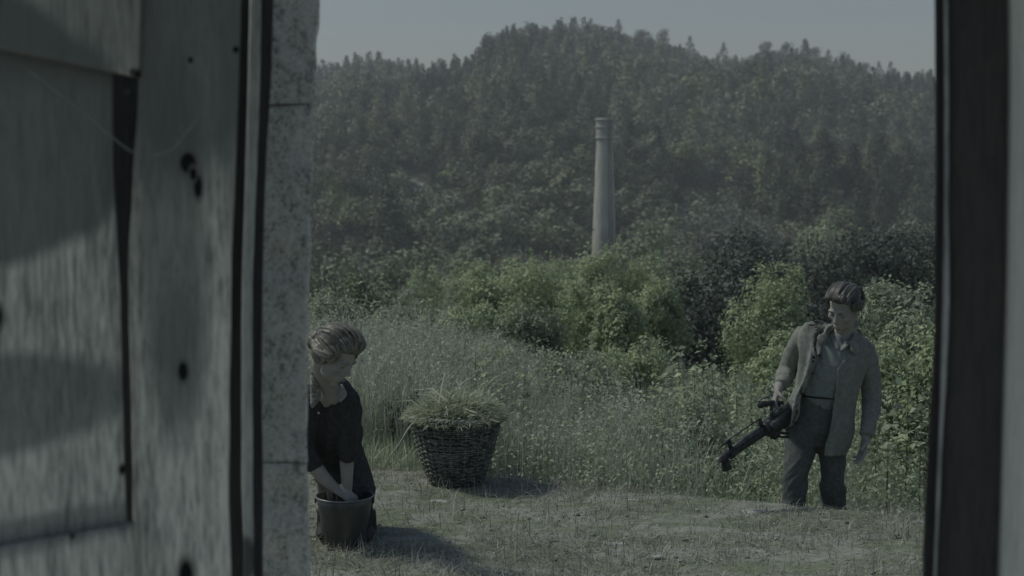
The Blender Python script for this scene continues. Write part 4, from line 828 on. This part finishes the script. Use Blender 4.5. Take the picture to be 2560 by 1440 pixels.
for c_, r_ in (((0, -.028, .056), (.0795, .090, .078)), ((0, -.055, .005), (.068, .058, .06)), ((-.006, .04, .100), (.056, .046, .034)), ((.0, .0, .104), (.064, .07, .034)), ((.068, .006, .04), (.012, .032, .03)), ((-.068, .006, .04), (.012, .032, .03)), ((-.03, .07, .108), (.032, .026, .026))):
    ball(bm, L(*c_), [q * HS for q in r_], ax, 20)
st_ = [[(x, .082 - .3 * abs(x), .092), (x * 1.05 - .004, .076, .112 - 5 * x * x), (x * 1.05 - .006, .03, .141 - 6 * x * x), (x * 1.05, -.04, .134 - 6 * x * x), (x * 1.05, -.095, .085)] for x in (-.062, -.045, -.02, .005, .03, .05, .064)]
locks(bm, L, st_, None, 40, .0085, 4)
sd_ = [[(s * .066, .05, .06), (s * .080, .02, .065), (s * .084, -.03, .05), (s * .074, -.075, .02)] for s in (1,)] + [[(.070, .035, .02), (.080, .01, .01), (.080, -.035, -.01), (.068, -.07, -.03)]]
locks(bm, L, sd_, None, 26, .005, 5); sd2 = [[(-p[0], p[1], p[2]) for p in c_] for c_ in sd_]; locks(bm, L, sd2, None, 26, .005, 6)
bk = [[(x, -.095, .08), (x * 1.05, -.112, .03), (x, -.105, -.02), (x * .9, -.085, -.06)] for x in (-.06, -.02, .02, .06)]; locks(bm, L, bk, None, 50, .0055, 7)
fused('hair', bm, hairmat('brown_hair_strands', (.04, .041, .036), (.125, .125, .11), ax), man, ml, .0036, 3, disp=strands(L, ax, HS))
# shirt
bm = bmesh.new()
tube(bm, [Mp(2103, 846, .015), Mp(2096, 862, .01), Mp(2088, 885, .0), Mp(2072, 930, -.02), Mp(2056, 975, -.015), Mp(2049, 1012, .01)], [(.068, .062), (.12, .075), (.165, .108), (.160, .118), (.150, .112), (.140, .105)], 28, 5, wid=(1, 0, -.25))
tube(bm, [Mp(2083, 838, -.01), Mp(2087, 856, -.065), Mp(2094, 872, -.105)], [(.012, .006), (.026, .007), (.006, .004)], 10, 3, wid=(.6, 0, -.5))
tube(bm, [Mp(2128, 842, -.0), Mp(2118, 860, -.07), Mp(2104, 876, -.108)], [(.012, .006), (.028, .007), (.006, .004)], 10, 3, wid=(-.6, 0, -.4))
tube(bm, [L(.055, -.03, -.095), L(0, .035, -.115), L(-.055, -.03, -.095)], [(.016, .006)] * 3, 10, 5, wid=(0, 0, 1))
fused('shirt', bm, M_SHIRT, man, ml, .0055, 4, wrinkle=.022, wscale=5.5, wstretch=(1.4, 1, .8))
# trousers
bm = bmesh.new()
tube(bm, [Mp(2051, 982, .0), Mp(2048, 1015, .01), Mp(2045, 1060, .02), Mp(2044, 1100, .03)], [(.152, .115), (.162, .122), (.178, .130), (.160, .11)], 26, 4, wid=(1, 0, -.05))
tube(bm, [Mp(2006, 1070, .01), Mp(2000, 1130, -.02), Mp(1990, 1190, -.05), Mp(1981, 1280, -.02), Vector((ankR.x, ankR.y, mg + .06))], [.094, .086, .073, .067, .068], 18, 5)
tube(bm, [Mp(2080, 1075, .03), Mp(2082, 1130, .01), Mp(2079, 1195, -.02), Mp(2084, 1240, .02), Mp(2084, 1290, .05), Vector((ankL.x, ankL.y, mg + .06))], [.094, .078, .066, .073, .068, .068], 18, 5)
ball(bm, Mp(2108, 1222, -.01), (.022, .05, .028))
fused('trousers', bm, M_TRS, man, ml, .0065, 5, wrinkle=.010, wscale=6, wstretch=(1, 1, 1.2))
bm = bmesh.new(); tube(bm, [Mp(2051 + 152 * 3.0 / 6.6 * math.cos(a) * 1.0, 987, -.0) + Vector((0, -.118 * math.sin(a), .010 * math.cos(a) * -1)) for a in [2 * math.pi * q / 40 for q in range(41)]], [(.006, .016)] * 41, 8, 1, wid=(0, 0, 1), cap=False); 
for a_, s in ((ankR, -1), (ankL, 1)):
    tmp = bmesh.new(); tube(tmp, [a_ + Vector((0, .01, .05)), a_ + Vector((0, .01, -.02)), a_ + Vector((0, .01, -.05))], [.05, .048, .05], 14, 2); tube(tmp, [a_ + Vector((0, .045, -.055)), a_ + Vector((s * .01, -.06, -.05)), a_ + Vector((s * .02, -.16, -.06))], [(.04, .036), (.048, .036), (.036, .024)], 14, 4, wid=(1, 0, 0)); fused('boot', tmp, M_BOOT, man, ml, .006, 2)
obj_bm('belt', bm, M_BLK, man, ml)
# jacket: one open shell round the torso with collar and two sleeves
RW = [((2052, 800), (2068, 826), (2124, 838), (2146, 834), .06, .02), ((2030, 802), (2062, 838), (2126, 850), (2160, 846), .10, .05), ((2000, 818), (2057, 858), (2116, 872), (2172, 872), .115, .08), ((1996, 860), (2050, 890), (2103, 900), (2168, 905), .13, .125), ((1996, 910), (2036, 925), (2090, 940), (2156, 950), .135, .145), ((1984, 965), (2014, 962), (2084, 1000), (2143, 1005), .135, .15), ((1962, 1012), (1999, 1000), (2078, 1050), (2136, 1052), .14, .155), ((1945, 1046), (1992, 1040), (2068, 1100), (2131, 1098), .15, .155), ((1952, 1070), (1972, 1070), (2062, 1140), (2116, 1138), .15, .15)]
def jrow(Lo, Li, Ri, Ro, bd, fd):
    pts = [Mp(Li[0], Li[1], -fd), Mp(.55 * Li[0] + .45 * Lo[0], .55 * Li[1] + .45 * Lo[1], -fd * .92), Mp(Lo[0], Lo[1], -fd * .25), Mp(Lo[0] * .8 + Ro[0] * .2, Lo[1] * .8 + Ro[1] * .2, bd * .75), Mp((Lo[0] + Ro[0]) / 2, (Lo[1] + Ro[1]) / 2, bd), Mp(Lo[0] * .2 + Ro[0] * .8, Lo[1] * .2 + Ro[1] * .8, bd * .75), Mp(Ro[0], Ro[1], -fd * .25), Mp(.55 * Ri[0] + .45 * Ro[0], .55 * Ri[1] + .45 * Ro[1], -fd * .9), Mp(Ri[0], Ri[1], -fd)]
    return catmull(pts, 7)
rowsJ = [jrow(*r) for r in RW]; cols_ = [catmull([r[k] for r in rowsJ], 9) for k in range(len(rowsJ[0]))]
nr, nc = len(cols_[0]), len(cols_); CEN = [sum((cols_[k][j] for k in range(nc)), Vector()) / nc for j in range(nr)]
bm = bmesh.new(); outer, inn = [], []
for j in range(nr):
    v = j / (nr - 1); a_, b_ = [], []
    for k in range(nc):
        u = k / (nc - 1); p = cols_[k][j]; d = (p - CEN[j]); d.z = 0; d.normalize()
        left = max(0, 1 - u / .30); right = max(0, (u - .70) / .30)
        fold = .012 * math.sin(u * 62 + v * 4 + 1.2 * n1(u * 5, v * 2)) * left ** .3 * min(1, v * 2.2) + .008 * math.sin(u * 50 - v * 7 + n1(u * 4 + 9, v * 3)) * right ** .4 * min(1, v * 2)
        fold += .006 * n1(u * 9 + 3, v * 9); p = p + d * fold; a_.append(bm.verts.new(p)); b_.append(bm.verts.new(p - d * .013))
    outer.append(a_); inn.append(b_)
for j in range(nr - 1):
    for k in range(nc - 1):
        bm.faces.new((outer[j][k], outer[j][k + 1], outer[j + 1][k + 1], outer[j + 1][k])); bm.faces.new((inn[j][k], inn[j + 1][k], inn[j + 1][k + 1], inn[j][k + 1]))
    bm.faces.new((outer[j][0], outer[j + 1][0], inn[j + 1][0], inn[j][0])); bm.faces.new((outer[j][-1], inn[j][-1], inn[j + 1][-1], outer[j + 1][-1]))
for k in range(nc - 1): bm.faces.new((outer[0][k], inn[0][k], inn[0][k + 1], outer[0][k + 1])); bm.faces.new((outer[-1][k], outer[-1][k + 1], inn[-1][k + 1], inn[-1][k]))
tube(bm, [Mp(2030, 838, .03), Mp(2008, 848, .04), Mp(1985, 885, .09), Mp(1970, 925, .13), Mp(1960, 945, .06), Mp(1953, 964, -.02)], [.055, .066, .058, .053, .049, .043], 18, 4)
tube(bm, [Mp(2150, 872, .03), Mp(2164, 892, .03), Mp(2176, 945, .04), Mp(2180, 1000, .03), Mp(2174, 1045, -.04), Mp(2166, 1088, -.10)], [.055, .064, .057, .053, .050, .041], 18, 4)
# shoulders, collar and lapels
tube(bm, [Mp(2072, 826, .03), Mp(2035, 824, .04), Mp(2005, 838, .04)], [(.03, .05), (.04, .05), (.055, .06)], 12, 3, wid=(0, 0, 1)); tube(bm, [Mp(2128, 842, .03), Mp(2155, 856, .04), Mp(2172, 880, .04)], [(.03, .05), (.04, .05), (.05, .06)], 12, 3, wid=(0, 0, 1))
tube(bm, [Mp(2060, 852, -.10), Mp(2066, 832, -.05), Mp(2082, 822, .05), Mp(2108, 822, .085), Mp(2130, 830, .05), Mp(2134, 848, -.05), Mp(2128, 868, -.115)], [(.014, .008), (.026, .009), (.026, .009), (.026, .009), (.026, .009), (.03, .009), (.012, .007)], 10, 4, wid=(.0, 0, 1))
tube(bm, [Mp(2064, 836, -.08), Mp(2052, 850, -.115), Mp(2046, 866, -.13)], [(.02, .006), (.028, .006), (.006, .005)], 10, 3, wid=(1, 0, -.4)); tube(bm, [Mp(2130, 850, -.09), Mp(2138, 872, -.125), Mp(2146, 888, -.12)], [(.02, .006), (.034, .006), (.006, .005)], 10, 3, wid=(1, 0, .3))
jk = fused('jacket', bm, M_JKT, man, ml, .0050, 3, wrinkle=.011, wscale=6, wstretch=(1.5, 1, .6), disp=lambda V: .003 * vnoise(V * np.array([26, 26, 9])))
for k in range(5):
    t = .22 + .16 * k; j = int(t * (nr - 1)); p = cols_[1][j] + Vector((0, -.012, 0)); b2 = bmesh.new(); bmesh.ops.create_cone(b2, segments=14, cap_ends=True, radius1=.0075, radius2=.006, depth=.004, matrix=Matrix.Translation(p) @ Matrix.Rotation(math.pi / 2, 4, 'X')); obj_bm('button', b2, M_BLK, jk, ml).data.transform(Matrix.Identity(4))
# ------------------------------------------------------------------ the gun he carries
M_GUN = simple('gun_metal', (.03, .032, .033), (.07, .075, .075), 30, rough=.5, bump=.2, metal=.35); M_GUNL = simple('worn_metal', (.12, .125, .12), (.26, .27, .25), 40, rough=.5, metal=.3)
A, B = Mp(1962, 1040, -.14), Mp(1795, 1153, -.42); ga = (B - A).normalized(); gs = ga.cross(Vector((0, 0, 1))).normalized(); gu = gs.cross(ga).normalized(); GL = (B - A).length; gl = A.lerp(B, .3)
def gp(t, s=0, u=0): return A + ga * (GL * t) + gs * s + gu * u
Rg = Matrix((ga, gs, gu)).transposed().to_quaternion()
gun = empty('gun', gl, 'long black gun with thick tubular barrel held muzzle down by its carrying handle', 'gun')
bm = bmesh.new(); tube(bm, [gp(.30), gp(.84)], [.030, .027], 20, 1); tube(bm, [gp(.27), gp(.31)], [.035, .035], 20, 1); tube(bm, [gp(.80), gp(.84)], [.033, .033], 20, 1)
obj_bm('barrel_shroud', bm, M_GUN, gun, gl)
bm = bmesh.new()
for q in range(9):
    for s in (-1, 1): ball(bm, gp(.36 + .05 * q, s * .0225, .016), (.010, .004, .006), (ga, gs, gu), 10)
pieces('vent', bm, M_BLK, gun, gl)
bm = bmesh.new(); box(bm, gp(.12, 0, -.005), (GL * .36, .058, .085), Rg, .006); box(bm, gp(.2, 0, -.055), (.05, .04, .05), Rg, .005); box(bm, gp(.19, -.04, .01), (.09, .04, .05), Rg, .005); box(bm, gp(.05, 0, .045), (.12, .045, .02), Rg, .004); obj_bm('receiver', bm, M_GUN, gun, gl)
bm = bmesh.new(); tube(bm, [gp(.84), gp(.90)], [.020, .020], 16, 1); tube(bm, [gp(.88), gp(.93), gp(.975)], [.020, .024, .019], 18, 2); tube(bm, [gp(.90, 0, -.020), gp(.915, 0, -.045), gp(.92, 0, -.070)], [(.018, .020), (.026, .026), (.030, .026)], 12, 2); obj_bm('flash_hider', bm, M_GUN, gun, gl)
bm = bmesh.new(); tube(bm, [gp(.96, 0, .004), gp(1.0, 0, .004)], [.0145, .0155], 16, 1); obj_bm('muzzle', bm, M_GUNL, gun, gl); bm = bmesh.new(); tube(bm, [gp(.97, 0, .004), gp(1.004, 0, .004)], [.010, .010], 14, 1, cap=True); obj_bm('bore', bm, M_BLK, gun, gl)
bm = bmesh.new(); box(bm, gp(.80, 0, .045), (.022, .018, .05), Rg, .003); box(bm, gp(.83, 0, .068), (.05, .02, .012), Rg, .003); box(bm, gp(.335, 0, .045), (.02, .018, .05), Rg, .003); pieces('sight', bm, M_GUN, gun, gl)
bm = bmesh.new(); tube(bm, [gp(.32, 0, .072), gp(.84, 0, .072)], [.004, .004], 8, 1); tube(bm, [gp(.32, .012, .066), gp(.84, .012, .066)], [.003, .003], 8, 1); pieces('folded_bipod', bm, M_GUN, gun, gl)
hp = Mp(1918, 1012, -.16); bm = bmesh.new(); tube(bm, [Mp(1900, 1012, -.20), Mp(1912, 1010, -.17), Mp(1934, 1006, -.11), Mp(1956, 1008, -.07)], [.020, .017, .013, .012], 12, 3); tube(bm, [Mp(1930, 1010, -.13), Mp(1928, 1035, -.15), gp(.15, 0, .03)], [.010, .009, .012], 10, 3); tube(bm, [Mp(1950, 1010, -.09), Mp(1950, 1035, -.11), gp(.02, 0, .03)], [.009, .009, .012], 10, 3); obj_bm('carrying_handle', bm, M_GUN, gun, gl)
bm = bmesh.new(); tube(bm, [Mp(1896, 1004, -.2), Mp(1905, 996, -.19), Mp(1918, 992, -.17), Mp(1926, 988, -.15), Mp(1932, 990, -.14)], [.004, .006, .007, .006, .003], 8, 3); ball(bm, Mp(1912, 1031, -.18), .010); ball(bm, Mp(1932, 1030, -.17), (.014, .01, .009)); pieces('latch', bm, M_GUNL, gun, gl)
bm = bmesh.new(); tube(bm, [gp(.06, 0, -.04), Mp(1948, 1080, -.14), Mp(1972, 1084, -.10)], [.008, .007, .007], 8, 3); tube(bm, [gp(.1, 0, -.045), Mp(1935, 1089, -.15), Mp(1972, 1093, -.10)], [.007, .007, .007], 8, 3); pieces('shoulder_stock', bm, M_GUN, gun, gl)
# ------------------------------------------------------------------ the woman
YW = 6.65
def Wp(px, py, dy=0.0): return at(px, py, YW + dy)
M_DRS = simple('black_dress', (.028, .028, .028), (.05, .05, .05), 50, rough=.95, bump=.3, bdist=.003); M_COL = simple('pale_collar', (.22, .23, .22), (.3, .31, .29), 50, rough=.9)
wl = Vector((Wp(855, 1300, .35).x, YW + .36, 0)); wom = empty('person', wl, 'woman in black dress bending over a bucket with both bare forearms in it', 'person')
WC = Wp(838, 888, -.21); WF = (.70, -.42, -.60); WU = (.30, -.1, 1); WS = 1.04
bm = bmesh.new(); L, ax, dents = head_shells(bm, WC, WF, WU, WS)
tube(bm, [L(0, -.035, -.02), L(0, -.04, -.08), Wp(826, 975, -.08), Wp(822, 1000, .0)], [(.044, .046), (.040, .042), (.044, .044), (.08, .06)], 16, 4, wid=(1, 0, 0))
tube(bm, [Wp(822, 992, .0), Wp(825, 1020, .06), Wp(830, 1060, .2), Wp(838, 1090, .33), Wp(845, 1110, .42)], [(.07, .05), (.10, .06), (.09, .06), (.09, .065), (.10, .08)], 20, 4, wid=(1, 0, 0))
# her arms: the one on our right hangs straight down, the other reaches across
tube(bm, [Wp(850, 995, .0), Wp(864, 1010, -.02), Wp(868, 1100, -.03), Wp(867, 1160, -.02), Wp(868, 1226, .0)], [.034, .032, .031, .034, .024], 14, 4)
tube(bm, [Wp(790, 1000, -.02), Wp(776, 1020, -.04), Wp(760, 1120, -.06), Wp(796, 1178, -.05), Wp(838, 1222, -.035)], [.034, .032, .031, .036, .025], 14, 4)
hand(bm, Wp(868, 1222, .0), (.12, -.1, -.95), (-.9, -.3, .1), .92, .7, 1, .10)
hand(bm, Wp(836, 1220, -.035), (.80, -.1, -.42), (-.1, .35, -.95), .94, .55, 1, .10)
for kx, ky, kd, ax_, ad in ((888, 1190, .16, 905, .24), (810, 1190, .16, 818, .26)):
    hp_ = Wp(870 if kx > 850 else 825, 1120, .42); kk = Wp(kx, ky, kd); an = Vector((Wp(ax_, 1330, ad).x, YW + ad, .09)); tube(bm, [hp_, kk, an], [.06, .042, .028], 14, 5); tube(bm, [an + Vector((0, .04, -.05)), an + Vector((0, -.06, -.055)), an + Vector((0, -.13, -.06))], [.034, .036, .026], 10, 3)
fused('body', bm, M_SKIN, wom, wl, .0045, 3, dents=dents)
eyes_and_brows(L, ax, WS, wom, wl, M_HAIRW)
bm = bmesh.new(); tube(bm, [L(-.02, .101, -.0625), L(0, .1035, -.0628), L(.02, .101, -.0625)], [(.0008, .002), (.0025, .003), (.0008, .002)], 6, 3); obj_bm('lips', bm, M_LIP, wom, wl)
bm = bmesh.new()
for c_, r_ in (((0, -.026, .056), (.084, .095, .084)), ((0, -.06, -.0), (.074, .06, .06)), ((0, .018, .086), (.068, .068, .042)), ((.068, .012, .03), (.017, .05, .045)), ((-.068, .012, .03), (.017, .05, .045)), ((.066, -.03, -.01), (.018, .05, .05)), ((-.066, -.03, -.01), (.018, .05, .05)), ((0, -.115, -.01), (.05, .04, .05))):
    ball(bm, L(*c_), [q * WS for q in r_], ax, 20)
tp = [[(x * .7, .084 - .35 * abs(x), .088 - .4 * abs(x)), (x, .06, .135 - .5 * abs(x)), (x * 1.25, -.02, .142 - .35 * abs(x)), (x * 1.1, -.095, .08), (x * .35, -.125, .01)] for x in (-.07, -.05, -.025, 0, .025, .05, .07)]
locks(bm, L, tp, None, 10, .007, 14)
for s in (1, -1):
    sd_ = [[(s * .058, .062, .055), (s * .086, .02, .035), (s * .088, -.05, .015), (s * .04, -.12, .0)], [(s * .066, .045, .02), (s * .088, .005, -.005), (s * .084, -.05, -.02), (s * .04, -.115, -.02)]]
    locks(bm, L, sd_, None, 8, .006, 15 + s)
    tube(bm, [L(s * .066, .04, .02), L(s * .073, .035, -.03), L(s * .068, .03, -.075)], [.002, .002, .001], 5, 4)
fused('hair', bm, hairmat('fair_hair_strands', (.05, .05, .042), (.25, .245, .205), ax), wom, wl, .0034, 6, disp=strands(L, ax, WS, amp=.0022))
bm = bmesh.new()
for j in range(3):
    pts = []
    for k in range(15):
        t = k / 14; c_ = Wp(789 - 5 * t, 893 + 118 * t, -.12 - .03 * t); an = t * 14 + j * 2.094; pts.append(c_ + Vector((math.cos(an) * .011, math.sin(an) * .011, 0)) * (1 - .4 * t))
    tube(bm, pts, [.018 - .008 * k / 14 for k in range(15)], 8, 2)
obj_bm('braid', bm, M_HAIRW, wom, wl)
bm = bmesh.new()
tube(bm, [Wp(832, 952, -.03), Wp(830, 968, -.01), Wp(825, 992, .02), Wp(825, 1025, .07), Wp(828, 1060, .19), Wp(834, 1090, .32)], [(.066, .062), (.098, .078), (.14, .10), (.155, .115), (.14, .11), (.145, .12)], 26, 5, wid=(1, 0, 0))
tube(bm, [Wp(826, 1020, .0), Wp(826, 1070, .02), Wp(830, 1120, .08), Wp(836, 1160, .18)], [(.10, .07), (.10, .08), (.10, .09), (.12, .1)], 20, 4, wid=(1, 0, 0))   # the front of the dress hangs forward
tube(bm, [Wp(846, 1000, .0), Wp(862, 1006, -.02), Wp(866, 1060, -.03), Wp(867, 1110, -.035), Wp(867, 1146, -.03)], [.055, .058, .052, .048, .047], 16, 4)
tube(bm, [Wp(795, 1005, -.0), Wp(780, 1020, -.04), Wp(768, 1075, -.055), Wp(763, 1120, -.06), Wp(790, 1166, -.05)], [.055, .058, .052, .050, .047], 16, 4)
tube(bm, [Wp(834, 1085, .30), Wp(842, 1130, .30), Wp(856, 1190, .25), Wp(868, 1232, .22), Wp(868, 1290, .22), Wp(866, 1338, .24)], [(.13, .13), (.125, .17), (.135, .21), (.135, .21), (.128, .2), (.125, .19)], 30, 6, wid=(1, 0, 0))
fused('dress', bm, M_DRS, wom, wl, .006, 3, wrinkle=.02, wscale=5.5, wstretch=(1.6, 1, .7))
bm = bmesh.new(); tube(bm, [Wp(790, 962, -.10), Wp(792, 990, -.12), Wp(780, 1018, -.12)], [(.008, .004), (.024, .005), (.006, .004)], 10, 4, wid=(1, 0, .3)); tube(bm, [Wp(852, 962, -.10), Wp(858, 985, -.12), Wp(850, 1004, -.12)], [(.008, .004), (.018, .005), (.005, .004)], 10, 4, wid=(1, 0, -.3)); pieces('collar', bm, M_COL, wom, wl)
bm = bmesh.new(); ball(bm, Wp(797, 1033, -.105), (.006, .004, .006)); obj_bm('button', bm, M_COL, wom, wl)
for ax_, ad in ((918, .20), (815, .24)):
    an = Vector((Wp(ax_, 1330, ad).x, YW + ad, .09)); tmp = bmesh.new(); tube(tmp, [an + Vector((0, .01, .04)), an + Vector((0, .01, -.05))], [.044, .048], 14, 2); tube(tmp, [an + Vector((0, .045, -.055)), an + Vector((0, -.06, -.05)), an + Vector((0, -.15, -.06))], [(.036, .034), (.042, .034), (.03, .024)], 14, 4, wid=(1, 0, 0)); fused('shoe', tmp, M_BOOT, wom, wl, .006, 2)
# ------------------------------------------------------------------ haze: the air between here and the hill
bm = bmesh.new(); box(bm, (0, 560, -5), (1900, 1400, 142))
T = NT('haze'); T.t.nodes.remove(T.b); pv = T.n('ShaderNodeVolumePrincipled'); pv.inputs['Color'].default_value = (.88, .91, .93, 1); pv.inputs['Density'].default_value = .0008; pv.inputs['Anisotropy'].default_value = 0
T.l(pv.outputs[0], T.t.nodes['Material Output'].inputs['Volume'])
tag(obj_bm('haze', bm, T.m, smooth=False), 'thin pale haze over the valley', kind='stuff')
